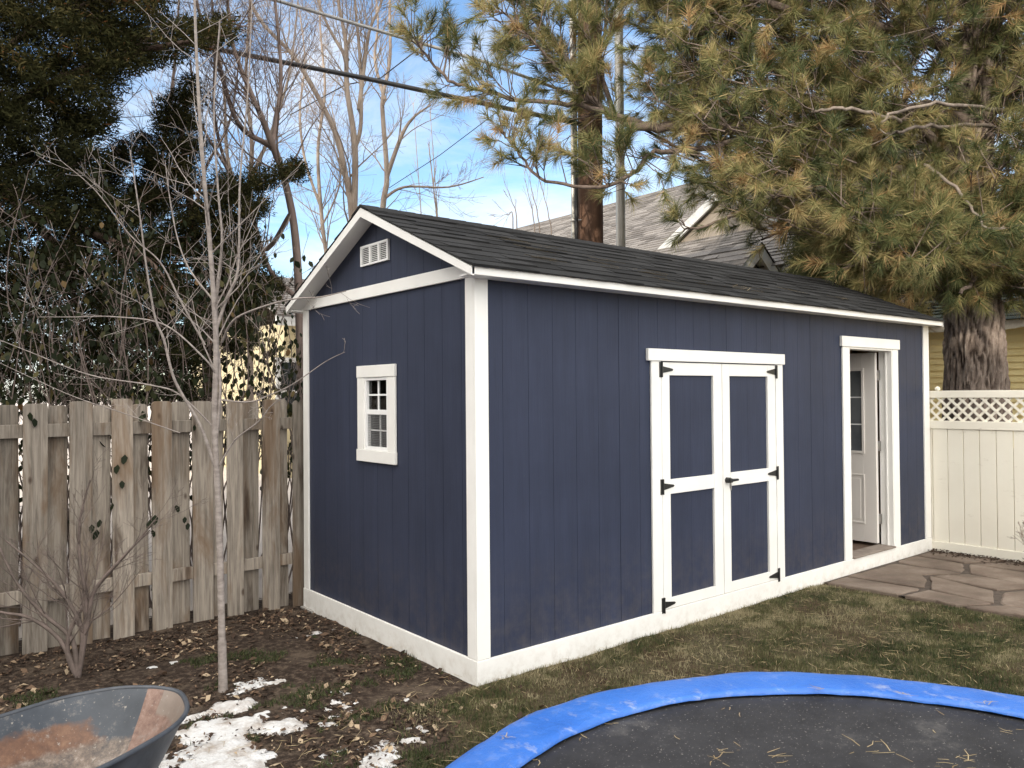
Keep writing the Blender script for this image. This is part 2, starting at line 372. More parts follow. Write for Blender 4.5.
rc = mb.build('ridge_cap', m_shingle, shed); a = rc.data.attributes.new('tone', 'FLOAT', 'FACE'); a.data.foreach_set('value', rng.uniform(.2, .8, len(rc.data.polygons)).astype(np.float32))
# gable vent
mb = MB(); y0, y1, z0, z1 = .985, 1.372, 2.624, 2.768
mb.box(-.004, .013, y0, y1, z0, z0+.014).box(-.004, .013, y0, y1, z1-.014, z1)
for yy in (y0, y0+.120, y0+.243, y1-.018): mb.box(-.004, .013, yy, yy+.018, z0+.0145, z1-.0145)
for k in range(9):
    z = z0+.022+k*.0128
    for ya, yb in ((y0+.0185, y0+.1195), (y0+.1385, y0+.2425), (y0+.2615, y1-.0185)):
        mb.prism([(-.001, ya, z), (.011, ya, z+.008), (.011, ya, z+.0095), (-.001, ya, z+.003)], (0, yb-ya, 0))
vent = mb.build('gable_vent', m_vinyl, shed)
MB().box(.0135, .0145, y0+.01, y1-.01, z0+.01, z1-.01).build('vent_opening', m_black, vent)
# window in the gable wall
y0, y1 = .903, 1.434
win = MB().box(-.008, .0125, y0, y1, 1.828, 1.912).box(-.010, .0125, y0-.002, y1+.002, 1.232, 1.316).box(-.004, .0125, y0+.004, 1.004, 1.3165, 1.8275).box(-.004, .0125, 1.331, y1-.004, 1.3165, 1.8275).build('window', m_white, shed, .003)
mb = MB()   # vinyl frame and sashes
mb.box(.002, .06, 1.0045, 1.026, 1.317, 1.8275).box(.002, .06, 1.309, 1.3305, 1.317, 1.8275).box(.002, .06, 1.0265, 1.3085, 1.317, 1.34).box(.002, .06, 1.0265, 1.3085, 1.806, 1.8275)
mb.box(.012, .05, 1.0265, 1.3085, 1.566, 1.600)
mb.build('frame', m_vinyl, win, .002)
mb = MB().box(.02, .034, 1.160, 1.174, 1.6005, 1.8055).box(.0205, .0335, 1.0265, 1.3085, 1.698, 1.710).box(.034, .044, 1.1605, 1.1735, 1.3405, 1.5655).box(.0345, .0435, 1.0265, 1.3085, 1.448, 1.460)
mb.build('muntin', m_vinyl, win)
MB().box(.026, .028, 1.0265, 1.3085, 1.6, 1.806).box(.038, .040, 1.0265, 1.3085, 1.34, 1.566).build('pane', m_glass, win)
mb = MB()
for k in range(24): y = 1.028+k*.0119; mb.box(.0160, .0164, y, y+.0022, 1.3405, 1.5655)
for k in range(19): z = 1.342+k*.0119; mb.box(.0165, .0169, 1.027, 1.308, z, z+.0022)
mb.build('insect_screen', m_screen, win)
# double doors
mb = MB().box(1.505, 3.225, -.014, .013, 1.930, 2.016).box(1.545, 1.650, -.004, .013, B+.001, 1.9295).box(3.100, 3.204, -.004, .013, B+.001, 1.9295)
mb.build('door_trim', m_white, shed, .003)
def leaf(x0, x1, px0, px1, hx, hs, handle=False):
    mb = MB(); y0, y1 = -.001, .02
    mb.box(x0, px0, y0, y1, B+.004, 1.922).box(px1, x1, y0, y1, B+.004, 1.922)
    for z0, z1 in ((B+.004, .226), (.972, 1.076), (1.828, 1.922)): mb.box(px0+.0004, px1-.0004, y0+.0005, y1, z0, z1)
    d = mb.build('double_door_leaf', m_white, shed, .002)
    mb = MB(); mb.box(x0+.01, x1-.01, .024, .045, .155, 1.9)
    n = 2; w = (px1-px0)/n
    for k in range(n): mb.box(px0-.004+(0 if k == 0 else k*w+.0012), px0-.004+(k+1)*w+(0 if k < n-1 else -.0012), .0145, .024, .16, 1.89)
    mb.build('panel', m_navy, d)
    for z in (1.868, 1.03, .187):
        h = MB().box(hx-.028*hs, hx-.006*hs, y0-.008, y0-.004+.0015, z-.055, z+.055) if hs > 0 else MB().box(hx+.006, hx+.028, y0-.008, y0-.0025, z-.055, z+.055)
        h.prism([(hx, y0-.006, z-.026), (hx+hs*.115, y0-.006, z-.008), (hx+hs*.125, y0-.006, z), (hx+hs*.115, y0-.006, z+.008), (hx, y0-.006, z+.026)], (0, .0045, 0))
        h.tube([(hx-.003*hs, y0-.010, z-.055), (hx-.003*hs, y0-.010, z+.055)], .006, 8)
        h.build('hinge', m_black, d)
    if handle:
        h = MB().tube([(2.412, y0-.0, 1.022), (2.412, y0-.035, 1.022)], .022, 14).tube([(2.412, y0-.04, 1.022), (2.50, y0-.044, 1.022)], [.013, .009], 8).tube([(2.412, y0-.05, 1.022), (2.412, y0-.036, 1.022)], .017, 12)
        h.build('handle', m_black, d)
        MB().box(2.45, 2.470, y0-.004, y0+.0005, .955, .998).tube([(2.46, y0-.006, .985), (2.46, y0-.006, .94)], .005, 6).build('latch', m_steel, d)
leaf(1.656, 2.365, 1.744, 2.258, 1.656, 1)
leaf(2.372, 3.094, 2.465, 2.985, 3.094, -1, True)
# entry door
mb = MB().box(4.172, 5.305, -.014, .013, 2.116, 2.212).box(4.196, 4.312, -.004, .013, B+.001, 2.1155).box(5.165, 5.283, -.004, .013, B+.001, 2.1155)
mb.build('door_trim', m_white, shed, .003)
mb = MB().box(4.3125, 4.330, .0, .13, .15, 2.097).box(5.148, 5.1645, .0, .13, .15, 2.097).box(4.3125, 5.1645, .0, .13, 2.0975, 2.1155)
mb.box(5.133, 5.1475, .05, .065, .16, 2.097)
mb.build('door_jamb', m_white, shed, .002)
MB().box(4.3305, 5.1475, -.02, .15, .1495, .166).build('threshold', m_sill, shed, .003)
hx = 5.128; ylo, yhi = .138, .138+.80                    # leaf swung inward at right angles
mb = MB(); x0, x1 = hx-.042, hx; z0, z1 = .178, 2.088
gl = (ylo+.135, ylo+.665, 1.09, 1.915)
rect_holes(mb, ylo, yhi, z0, z1, [gl], lambda m, p, q, r, s: m.box(x0, x1, p, q, r, s))
for (a, c, e, g) in ((ylo+.12, ylo+.375, .36, .86), (ylo+.425, ylo+.68, .36, .86)):
    for q in ((a, c, e, e+.016), (a, c, g-.016, g), (a, a+.016, e+.0165, g-.0165), (c-.016, c, e+.0165, g-.0165)): mb.box(x0-.007, x0+.001, *q)
    mb.box(x0-.004, x0+.001, a+.045, c-.045, e+.045, g-.045)
ed = mb.build('entry_door', m_doorpaint, shed, .002)
mb = MB()
for q in ((gl[0]-.02, gl[1]+.02, gl[2]-.02, gl[2]+.006), (gl[0]-.02, gl[1]+.02, gl[3]-.006, gl[3]+.02), (gl[0]-.02, gl[0]+.006, gl[2]+.0065, gl[3]-.0065), (gl[1]-.006, gl[1]+.02, gl[2]+.0065, gl[3]-.0065)): mb.box(x0-.010, x0+.0005, *q)
mb.build('window_frame', m_doorpaint, ed, .002)
mb = MB()
for k in (1, 2): yy = gl[0]+(gl[1]-gl[0])*k/3; mb.box(x0-.002, x0+.0055, yy-.006, yy+.005, gl[2], gl[3])
for k in (1, 2): zz = gl[2]+(gl[3]-gl[2])*k/3; mb.box(x0-.0025, x0+.005, gl[0], gl[1], zz-.006, zz+.006)
mb.build('muntin', m_vinyl, ed)
MB().box(x0+.006, x0+.009, gl[0], gl[1], gl[2], gl[3]).build('pane', m_doorglass, ed)
MB().box(x0+.02, x0+.023, gl[0], gl[1], gl[2], gl[3]).build('pane', m_doorglass, ed)
for z in (1.86, 1.15, .42):
    MB().box(hx+.001, hx+.0035, ylo-.03, ylo+.03, z-.05, z+.05).tube([(hx+.006, ylo-.018, z-.05), (hx+.006, ylo-.018, z+.05)], .007, 8).build('hinge', m_steel, ed)
for y in (yhi-.06,): MB().tube([(x0-.06, y, 1.02), (x0, y, 1.02)], [.028, .016], 12).build('knob', m_steel, ed)
# supporting block under the rear corner
tag(MB().box(-.03, .22, Wd-.19, Wd+.01, -.05, .001).build('concrete_block', simple('concrete', (.26, .25, .23), (.34, .32, .3), 12, rough=.9, bs=.4)), 'grey concrete block under the far left bottom corner of the blue shed', 'block')

# ================================================================ GROUND
def h2(x, y, s, o=0): return mnoise.noise(Vector((x*s+o, y*s-o, o*.7)))
def fbm(x, y, s, o=0): return .5+.5*(h2(x, y, s, o)+.5*h2(x, y, s*2.1, o+3)+.25*h2(x, y, s*4.3, o+7))/1.2
def gz(x, y):
    return .018*h2(x, y, 1.3, 2)+.010*h2(x, y, 5, 9)
def sm(a, b_, x): t = min(1, max(0, (x-a)/(b_-a))); return t*t*(3-2*t)
def lawn(x, y):
    if y > .02 and x < 6: return 0
    e = -.95+.55*(y+.9) if y < 0 else 0
    w = sm(-1.05, -.35, x+.5*(fbm(x, y, 2.2, 5)-.5) - .6*(y+.6))
    return w
SNP = [(-1.36, .36, .22, .18), (-1.48, .05, .24, .26), (-1.2, .62, .16, .09), (-1.6, .62, .28, .07), (-1.52, -.35, .26, .26), (-2.2, .72, .5, .12), (-1.1, .2, .12, .12)]
SNT = [(-1.0, .35, .35, .20), (-.75, .10, .35, .18), (-.75, -.30, .45, .22), (-1.0, .85, .35, .18), (-.6, .45, .25, .14), (-1.5, 1.0, .4, .10), (-1.0, -.5, .4, .3), (-.3, 1.6, .35, .10), (-1.3, 1.6, .3, .06), (-1.7, 1.3, .4, .06)]
def snowm(x, y):
    if y > 2.75: return .5+.5*sm(2.75, 3.1, y)+.3*(fbm(x, y, 1.5, 4)-.5)
    s = 0
    for cx, cy, rx, ry in SNP:
        q = ((x-cx)/rx)**2+((y-cy)/ry)**2
        s = max(s, math.exp(-q*.7))
    for cx, cy, rx, ry in SNT: s = max(s, .46*math.exp(-.7*(((x-cx)/rx)**2+((y-cy)/ry)**2)))
    return s*.95+.60*(fbm(x, y, 5.5, 1)-.5)+.35*(fbm(x, y, 17, 8)-.5)
def axis(lo, hi, step, far, n):
    core = list(np.arange(lo, hi+1e-6, step)); g = [far**(k/n) for k in range(1, n+1)]
    return [lo-(t-1) for t in reversed(g)]+core+[hi+(t-1) for t in g]
xs = axis(-3.2, 6.6, .045, 400, 26); ys = axis(-3.2, 3.2, .045, 400, 26)
V = []; A1 = []; A2 = []
for y in ys:
    for x in xs:
        near = -3.3 < x < 6.7 and -3.3 < y < 3.3
        V.append((x, y, gz(x, y) if near else -.0)); A1.append(lawn(x, y)); A2.append(snowm(x, y) if y < 30 and abs(x) < 40 else .8)
nx = len(xs); Fc = [(j*nx+i, j*nx+i+1, (j+1)*nx+i+1, (j+1)*nx+i) for j in range(len(ys)-1) for i in range(nx-1)]
me = bpy.data.meshes.new('ground'); me.from_pydata(V, [], Fc)
me.polygons.foreach_set('use_smooth', [True]*len(Fc))
for nme, arr in (('lawn', A1), ('snow', A2)):
    a = me.attributes.new(nme, 'FLOAT', 'POINT'); a.data.foreach_set('value', arr)
m_ground, nt, b = newmat('soil_and_turf'); b.inputs['Roughness'].default_value = .95; b.inputs['Specular IOR Level'].default_value = .15
v = coords(nt)
dirt = ramp(nt, noi(nt, v, 22, 8, .75), [(.30, (.012, .008, .006)), (.5, (.040, .028, .021)), (.70, (.16, .12, .09))])
dirt = mixc(nt, ramp(nt, noi(nt, v, 3, 5), [(.52, 0.), (.66, .6)]), dirt, (.15, .115, .085))
turf = ramp(nt, noi(nt, v, 30, 8, .7), [(.3, (.030, .027, .014)), (.5, (.070, .058, .034)), (.7, (.16, .13, .08))])
turf = mixc(nt, ramp(nt, noi(nt, v, 2.2, 5), [(.45, 0.), (.65, .65)]), turf, (.055, .030, .018))
c = mixc(nt, ramp(nt, attr(nt, 'lawn'), [(.35, 0.), (.65, 1.)]), dirt, turf)
ad = nt.nodes.new('ShaderNodeMath'); ad.operation = 'ADD'; nt.links.new(attr(nt, 'snow'), ad.inputs[0])
sb = nt.nodes.new('ShaderNodeMath'); sb.operation = 'MULTIPLY_ADD'; nt.links.new(noi(nt, v, 26, 6, .7), sb.inputs[0]); sb.inputs[1].default_value = .7; sb.inputs[2].default_value = -.35
nt.links.new(sb.outputs[0], ad.inputs[1])
c = mixc(nt, ramp(nt, ad.outputs[0], [(.50, 0.), (.60, .85)]), c, (.58, .52, .47))
nt.links.new(c, b.inputs['Base Color']); bump(nt, b, noi(nt, v, 40, 8, .75), .9, .02)
me.materials.append(m_ground); g = bpy.data.objects.new('ground', me); COL.objects.link(g); tag(g, kind='structure')
# snow relief
m_snow, nt, b = newmat('old_snow'); b.inputs['Roughness'].default_value = .6
nt.links.new(ramp(nt, noi(nt, coords(nt), 9, 6, .7), [(.33, (.36, .31, .27)), (.56, (.64, .64, .64))]), b.inputs['Base Color']); bump(nt, b, noi(nt, coords(nt), 28, 7, .7), .9, .02)
X = np.arange(-2.8, .2, .016); Y = np.arange(-1.2, 2.0, .016); V = []; keep = []
for y in Y:
    for x in X:
        s = snowm(x, y); V.append((x, y, gz(x, y)+min(.020, (s-.45)*.07)+.004*h2(x, y, 30, 3))); keep.append(s > .42)
nx = len(X); Fc = []
for j in range(len(Y)-1):
    for i in range(nx-1):
        q = (j*nx+i, j*nx+i+1, (j+1)*nx+i+1, (j+1)*nx+i)
        if all(keep[t] for t in q): Fc.append(q)
me = bpy.data.meshes.new('snow'); me.from_pydata(V, [], Fc); me.polygons.foreach_set('use_smooth', [True]*len(Fc)); me.materials.append(m_snow)
import bmesh
bm_ = bmesh.new(); bm_.from_mesh(me); bmesh.ops.delete(bm_, geom=[t for t in bm_.verts if not t.link_faces], context='VERTS'); bm_.to_mesh(me); bm_.free()
o = bpy.data.objects.new('snow', me); COL.objects.link(o); tag(o, 'patches of old white snow melting on the brown soil around the young tree', 'snow', kind='stuff')

TC = Vector((-.075, -2.69)); TR = 1.93; TZ = .125     # trampoline
def intramp(x, y, m=0): return (x-TC.x)**2+(y-TC.y)**2 < (TR+m)**2
# grass
def blades(name, pts, h, w, tone, mat, label=None, cat='grass', lean=.8):
    n = len(pts); pts = np.array(pts); a = rng.uniform(0, 2*PI, n); hh = h*rng.uniform(.5, 1.3, n)
    side = np.stack([np.cos(a), np.sin(a), np.zeros(n)], 1)*(w*rng.uniform(.6, 1.3, n))[:, None]
    b_ = rng.uniform(0, 2*PI, n); l = rng.uniform(.1, 1, n)*lean
    tip = np.stack([np.cos(b_)*l, np.sin(b_)*l, np.sqrt(np.maximum(0.05, 1-l*l))], 1)*hh[:, None]
    V = np.empty((n, 3, 3)); V[:, 0] = pts-side; V[:, 1] = pts+side; V[:, 2] = pts+tip
    return npmesh(name, V.reshape(-1, 3), 3, mat, None, tone)
pts = []; tn = []
N = 230000
xx = rng.uniform(-1.3, 3.95, N); yy = rng.uniform(-2.9, -.012, N)
for x, y in zip(xx, yy):
    if intramp(x, y, -.05): continue
    w = lawn(x, y)
    if x > 3.72+.06*h2(x, y, 6)+.08*abs(y) and y < 0: continue
    k = fbm(x, y, 2.0, 12); k2 = fbm(x, y, 7, 21)
    edge = sm(-.22, -.02, y)
    if random.random() > w*(.25+.95*sm(.35, .6, k)*.8+.6*edge) : continue
    pts.append((x, y, gz(x, y)-.002)); tn.append(min(1, max(0, .42+1.3*(k2-.5)+1.4*(fbm(x, y, 1.1, 77)-.5)+.12*sm(1.5, 3, x)+.30*edge+random.gauss(0, .17)+(.15 if k < .45 else 0))))
o = blades('grass', pts, .030, .0022, tn, m_grass); tag(o, 'short olive and straw coloured winter grass between the blue shed and the trampoline', 'grass', kind='stuff')
pts = []; tn = []
for k in range(60000):      # sparse green clumps in the soil
    x, y = random.uniform(-2.6, .0), random.uniform(-1.2, 1.6)
    if intramp(x, y): continue
    c = fbm(x, y, 3.2, 33)
    if c < .60 or snowm(x, y) > .5: continue
    pts.append((x, y, gz(x, y))); tn.append(random.uniform(0, .45))
o = blades('ground_cover', pts, .032, .003, tn, m_grass, lean=.95); tag(o, 'small dark green weed clumps in the bare soil near the snow', 'weeds', kind='stuff')
# leaf litter
n = 15000; V = []; T = []
while len(T) < n:
    x, y = random.uniform(-3.2, .9), random.uniform(-1.0, 2.40)
    if x > -.02 and y > -.02: continue
    if intramp(x, y): continue
    dens = 1-.93*lawn(x, y)
    if random.random() > dens*(.06+1.6*sm(.42, .66, fbm(x, y, 2.3, 40))+.5*sm(1.5, 2.3, y)): continue
    if snowm(x, y) > .6 and random.random() < .93: continue
    s = random.uniform(.003, .014) if random.random() < .90 else random.uniform(.014, .034)
    a = random.uniform(0, 2*PI); t1, t2 = random.gauss(0, .35), random.gauss(0, .35)
    u = Vector((math.cos(a), math.sin(a), t1)).normalized(); w = Vector((-math.sin(a), math.cos(a), t2)).normalized()
    c = Vector((x, y, gz(x, y)+random.uniform(.002, .014)+(.02 if snowm(x, y) > .55 else 0))); up = Vector((0, 0, s*random.uniform(-.2, .5)))
    V += [c-u*s, c-w*s*.55+up, c+u*s*1.1, c+w*s*.55+up*.7]; T.append(min(1, max(0, random.betavariate(1.0, 1.7)*1.1+(.2 if s > .014 else 0))))
o = npmesh('leaf_litter', np.array([tuple(p) for p in V]), 4, m_litter, None, T); tag(o, 'brown dead leaves and wood chips strewn over the soil by the wooden fence', 'leaf litter', kind='stuff')
# thin debris twigs / dry needles on lawn and soil
def straws(name, pts, ln, w, mat):
    V = []; T = []
    for p in pts:
        a = random.uniform(0, 2*PI); l = random.uniform(.5, 1.2)*ln; d = Vector((math.cos(a), math.sin(a), random.gauss(0, .06))); s = Vector((-d.y, d.x, 0))*w; c = Vector(p); bend = Vector((-d.y, d.x, 0))*random.gauss(0, .1)*l
        V += [c-d*l-s*.3+Vector((0,0,.001)), c-s+bend, c+bend+s+Vector((0,0,.001)), c-d*l+s*.3]; T.append(random.random())
        V += [c-s+bend, c+d*l-s*.3, c+d*l+s*.3, c+bend+s+Vector((0,0,.001))]; T.append(T[-1])
    return npmesh(name, np.array([tuple(p) for p in V]), 4, mat, None, T)
pp = []
for k in range(1900):
    x, y = random.uniform(-1.6, 3.7), random.uniform(-2.4, .2)
    if x > -.02 and y > -.02: continue
    if not intramp(x, y) : pp.append((x, y, gz(x, y)+random.uniform(.012, .03)))
tag(straws('dry_needles', pp, .045, .0013, m_straw), 'fallen dry needles and straw lying in the grass beside the shed', 'needles', kind='stuff')

# ================================================================ PATIO
m_flag, nt, b = newmat('flagstone'); b.inputs['Roughness'].default_value = .8
c = ramp(nt, noi(nt, coords(nt), 2.2, 6, .65), [(.3, (.072, .053, .039)), (.5, (.135, .102, .078)), (.7, (.21, .168, .135))])
c = mixc(nt, ramp(nt, noi(nt, coords(nt), 11, 6, .7), [(.45, 0.), (.75, .5)]), c, (.10, .06, .045))
nt.links.new(c, b.inputs['Base Color']); bump(nt, b, noi(nt, coords(nt), 9, 8, .7), .5, .02)
mb = MB(); x0 = 3.76; ncol = 5; nrow = 9; G = {}
for j in range(nrow+1):
    for i in range(ncol+1):
        jx = 0 if i in (0, ncol) else random.uniform(-.12, .12); jy = 0 if j == 0 else random.uniform(-.10, .10)
        if i == 0: jx = random.uniform(-.05, .05)
        G[i, j] = Vector((x0+i*(2.17/ncol)+jx+(.045*j if i == 0 else 0), -.03-j*.55+jy-(.2 if i % 2 and j > 0 else 0), 0))
skip = set()
for j in range(nrow):
    for i in range(ncol):
        if (i, j) in skip: continue
        q = [G[i, j], G[i, j+1], G[i+1, j+1], G[i+1, j]]
        if i < ncol-1 and random.random() < .35 and (i+1, j) not in skip:
            skip.add((i+1, j)); q = [G[i, j], G[i, j+1], G[i+1, j+1], G[i+2, j+1], G[i+2, j], G[i+1, j]]
        c = sum(q, Vector())/len(q); ring = []
        for k in range(len(q)):
            a_, b_ = q[k], q[(k+1) % len(q)]
            for t in (0, .2, .4, .6, .8):
                p = a_.lerp(b_, t); p = c+(p-c)*(1-.030/max(.1, (p-c).length)*1.0)
                if t == 0: p = c+(p-c)*.95
                ring.append(p+Vector((h2(p.x, p.y, 7, 3), h2(p.x, p.y, 7, 13), 0))*.03)
        z = .028+random.uniform(-.005, .006); n0 = len(mb.v); k = len(ring); tilt = Vector((random.gauss(0, .006), random.gauss(0, .006), 0))
        for sc, dz in ((1, -.03), (1, -.008), (.965, 0)):
            mb.v += [(c.x+(p.x-c.x)*sc, c.y+(p.y-c.y)*sc, z+dz+tilt.dot(p-c)) for p in ring]
        for r_ in (0, 1):
            for t in range(k): u = (t+1) % k; mb.f.append((n0+r_*k+t, n0+r_*k+u, n0+(r_+1)*k+u, n0+(r_+1)*k+t)); mb.m.append(0)
        mb.f.append(tuple(n0+2*k+t for t in range(k))); mb.m.append(0)
o = mb.build('patio', m_flag); tag(o, kind='structure')
m_joint = simple('patio_joint_soil', (.035, .026, .02), (.085, .064, .05), 14, rough=.95, bs=.6, bd=.01)
o = MB().quad((3.80, -.008, .0), (4.15, -5.2, .0), (6.0, -5.2, .0), (6.0, -.008, .0)).build('patio_bed', m_joint); o.location.z = .016; tag(o, kind='structure')
# soil swept against the fence on the patio
V = []; T = []
for k in range(2200):
    y = random.uniform(-3, -.03); x = 5.93-abs(random.gauss(0, .11)); s = random.uniform(.004, .02); a = random.uniform(0, 6.28)
    u = Vector((math.cos(a), math.sin(a), random.gauss(0, .3)))*s; w = Vector((-math.sin(a), math.cos(a), random.gauss(0, .3)))*s*.6; c = Vector((x, y, .03+random.uniform(0, .018)*math.exp(-(5.93-x)*6)+.004))
    V += [c-u, c-w, c+u, c+w]; T.append(random.uniform(0, .55))
tag(npmesh('patio_debris', np.array([tuple(p) for p in V]), 4, m_litter, None, T), 'dark dead leaves swept along the foot of the cream fence', 'leaf litter', kind='stuff')

# ================================================================ WOODEN FENCE
FY = 2.47
fen = thing('wooden_fence', (-1, FY, 0), 'weathered grey brown wooden board fence with alternating pickets on both sides of its rails', 'fence')
fr = [(22, 47), (69, 92), (113, 134), (152, 172), (193, 213), (227, 243), (262, 279), (292, 304)]
fx = [(ony(a, 500, FY-.03).x, ony(b_, 500, FY-.03).x) for a, b_ in fr]
step = (fx[-1][0]-fx[0][0])/7
def picket(x0, x1, y, top, tilt=0):
    mb = MB(); c = .022; w = x1-x0
    prof = [(0, -.02), (w, -.02), (w, top-c), (w-c*.35, top-c*.35), (w-c, top), (c, top), (c*.35, top-c*.35), (0, top-c)]
    n = 9     # slight warp up the board
    rows = []
    mb.prism([(p[0]-w/2, 0, p[1]) for p in prof], (0, .018, 0))
    o = mb.build('picket', m_fence, fen, .002); o.location = Vector(((x0+x1)/2, y, 0))-W(fen); o.rotation_euler = (random.gauss(0, .004), tilt, random.gauss(0, .02))
k = 0
for i in range(-12, 9):
    if 0 <= i < 8: a, b_ = fx[i]
    else: a = fx[0][0]+i*step+random.gauss(0, .008); b_ = a+.128
    picket(a, b_, FY-.045, 1.672+random.gauss(0, .008), random.gauss(0, .004))
    if i < 8:
        nx_ = fx[i+1][0] if 0 <= i < 7 else a+step
        a2, b2 = b_-.008+.012, nx_-.012+.010
        picket(a2+.004, b2-.004, FY+.030, 1.665+random.gauss(0, .012), random.gauss(0, .005))
for z0, z1 in ((1.435, 1.525), (.33, .42)):
    MB().box(-5.2, .4, -.0, .038, 0, z1-z0).build('rail', m_fence, fen, .003).location = Vector((0, FY-.020, z0))-W(fen)
for x in (-4.6, -2.35, .12):
    MB().box(-.045, .045, 0, .09, -.05, 1.6).build('post', m_fence, fen, .004).location = Vector((x, FY+.049, 0))-W(fen)

# ================================================================ CREAM FENCE
FX = 5.999
cf = thing('cream_fence', (FX, -1.5, 0), 'cream painted board fence with a lattice strip on top beside the patio', 'fence')
MB().box(FX+.0, FX+.045, -6, .25, 1.625, 1.70).build('top_rail', m_cream, cf, .004)
MB().box(FX-.004, FX+.045, -6, .25, 1.30, 1.385).build('middle_rail', m_cream, cf, .004)
MB().box(FX-.006, FX+.045, -6, .25, .0, .115).build('bottom_board', m_cream, cf, .004)
y = .292
while y > -6:
    MB().box(FX+.008, FX+.028, y-.150, y-.003, .1155, 1.2995).build('board', m_cream, cf, .003); y -= .153
mb = MB(); s = .105
for k in range(-6, 70):
    for sg in (1, -1):
        a0 = -k*s+.0; z0, z1 = 1.385, 1.625; dz = z1-z0
        ya, yb = a0, a0+sg*dz
        if min(ya, yb) < -6 or max(ya, yb) > .24: continue
        w = .017; x0 = FX+(.012 if sg > 0 else .020)
        mb.prism([(x0, ya-w, z0), (x0, ya+w, z0), (x0, yb+w, z1), (x0, yb-w, z1)], (.007, 0, 0))
mb.build('lattice', m_cream, cf)
for y in (-2.4, -4.8): MB().box(FX+.046, FX+.14, y-.05, y+.05, 0, 1.72).build('post', m_cream, cf, .004)
MB().tube([(FX+.02, -.07, 1.70), (FX+.02, -.07, 1.712), (FX+.02, -.07, 1.73), (FX+.02, -.07, 1.745)], [.012, .026, .026, .008], 12).build('finial', m_cream, cf)

# ================================================================ TRAMPOLINE
tr = thing('trampoline', (TC.x, TC.y, 0), 'round trampoline with a blue padded rim and dusty black jumping mat', 'trampoline')
m_blue, nt, b = newmat('blue_vinyl_pad'); b.inputs['Roughness'].default_value = .42
v = coords(nt); c = ramp(nt, noi(nt, v, 2.5, 4), [(.3, (.026, .12, .46)), (.7, (.045, .165, .55))])
c = mixc(nt, ramp(nt, noi(nt, v, 5, 9, .75, .4), [(.54, 0.), (.72, .5)]), c, (.26, .34, .56))
c = mixc(nt, ramp(nt, noi(nt, coords(nt, (1.3, .8, 1)), 7, 8, .7), [(.57, 0.), (.70, .6)]), c, (.40, .42, .47))
nt.links.new(c, b.inputs['Base Color']); bump(nt, b, noi(nt, coords(nt, (1, 1, 1)), 12, 7, .65, .8), .55, .022)
m_mat, nt, b = newmat('black_mat_mesh'); b.inputs['Roughness'].default_value = .55; v = coords(nt)
c = ramp(nt, noi(nt, v, 3, 8, .75), [(.35, (.013, .013, .015)), (.58, (.028, .028, .031)), (.72, (.085, .082, .08))])
c = mixc(nt, ramp(nt, noi(nt, v, 90, 2), [(.66, 0.), (.73, .7)]), c, (.35, .33, .3)); nt.links.new(c, b.inputs['Base Color']); bump(nt, b, noi(nt, v, 400, 2), .3, .001)
mb = MB(); NS = 180; RI = TR-.285
def padr(g): return TR+.008*math.sin(g*9)+.010*h2(math.cos(g)*3, math.sin(g)*3, 2, 5)
prof = [(-.285, .006), (-.282, .020), (-.24, .028), (-.12, .033), (-.05, .031), (-.012, .022), (0, .004), (.004, -.03), (.002, -.07), (-.004, -.11)]
for k in range(NS):
    g = 2*PI*k/NS; rr = padr(g)
    for j, (dr, dz) in enumerate(prof):
        wob = .006*h2(math.cos(g)*4+dr*6, math.sin(g)*4, 2.5, 8)+.004*h2(math.cos(g)*12+dr*20, math.sin(g)*12, 2, 18)
        q = rr+dr if j > 1 else RI+(.004*h2(math.cos(g)*5, math.sin(g)*5, 2, 1))
        mb.v.append((TC.x+q*math.cos(g), TC.y+q*math.sin(g), TZ+dz+wob*(1 if j < 8 else 2)))
m = len(prof)
for k in range(NS):
    k2 = (k+1) % NS
    for j in range(m-1): mb.f.append((k*m+j, k*m+j+1, k2*m+j+1, k2*m+j)); mb.m.append(0)
mb.build('pad', m_blue, tr, smooth=True)
mb = MB(); rings = [0.0001, .3, .6, .9, 1.2, 1.45, 1.6, RI+.05]
for r_ in rings:
    for k in range(96):
        g = 2*PI*k/96; sag = -.035*(1-(r_/(RI+.05))**2); mb.v.append((TC.x+r_*math.cos(g), TC.y+r_*math.sin(g), TZ-.004+sag))
for i in range(len(rings)-1):
    for k in range(96): k2 = (k+1) % 96; mb.f.append((i*96+k, (i+1)*96+k, (i+1)*96+k2, i*96+k2)); mb.m.append(0)
mb.build('jumping_mat', m_mat, tr, smooth=True)
mb = MB(); mb.tube([(TC.x+(TR-.04)*math.cos(2*PI*k/96), TC.y+(TR-.04)*math.sin(2*PI*k/96), TZ-.02) for k in range(97)], .021, 8); mb.build('frame_ring', m_steel, tr, smooth=True)
for k in range(4):
    g = PI/4+k*PI/2; c = Vector((TC.x+(TR-.06)*math.cos(g), TC.y+(TR-.06)*math.sin(g), 0)); mb = MB()
    mb.tube([c+Vector((0, 0, TZ-.03)), c+Vector((0, 0, -.02))], .021, 8); mb.build('leg', m_steel, tr)
V = []; T = []     # needle clusters lying on the mat and the pad
def nclump(c, n, ln, spread, w=.0021):
    for k in range(n):
        a = random.uniform(0, 2*PI); l = ln*random.uniform(.5, 1.1); p = Vector((c.x+random.gauss(0, spread), c.y+random.gauss(0, spread), c.z+random.uniform(.001, .008)))
        d = Vector((math.cos(a), math.sin(a), random.uniform(-.02, .08))); s = Vector((-d.y, d.x, 0))*w; mid = p+d*l*.5+s*random.uniform(-6, 6); e = p+d*l
        V.extend([p-s, mid-s, mid+s, p+s, mid-s, e-s*.5, e+s*.5, mid+s]); tt = random.random(); T.extend([tt, tt])
mz = TZ-.03
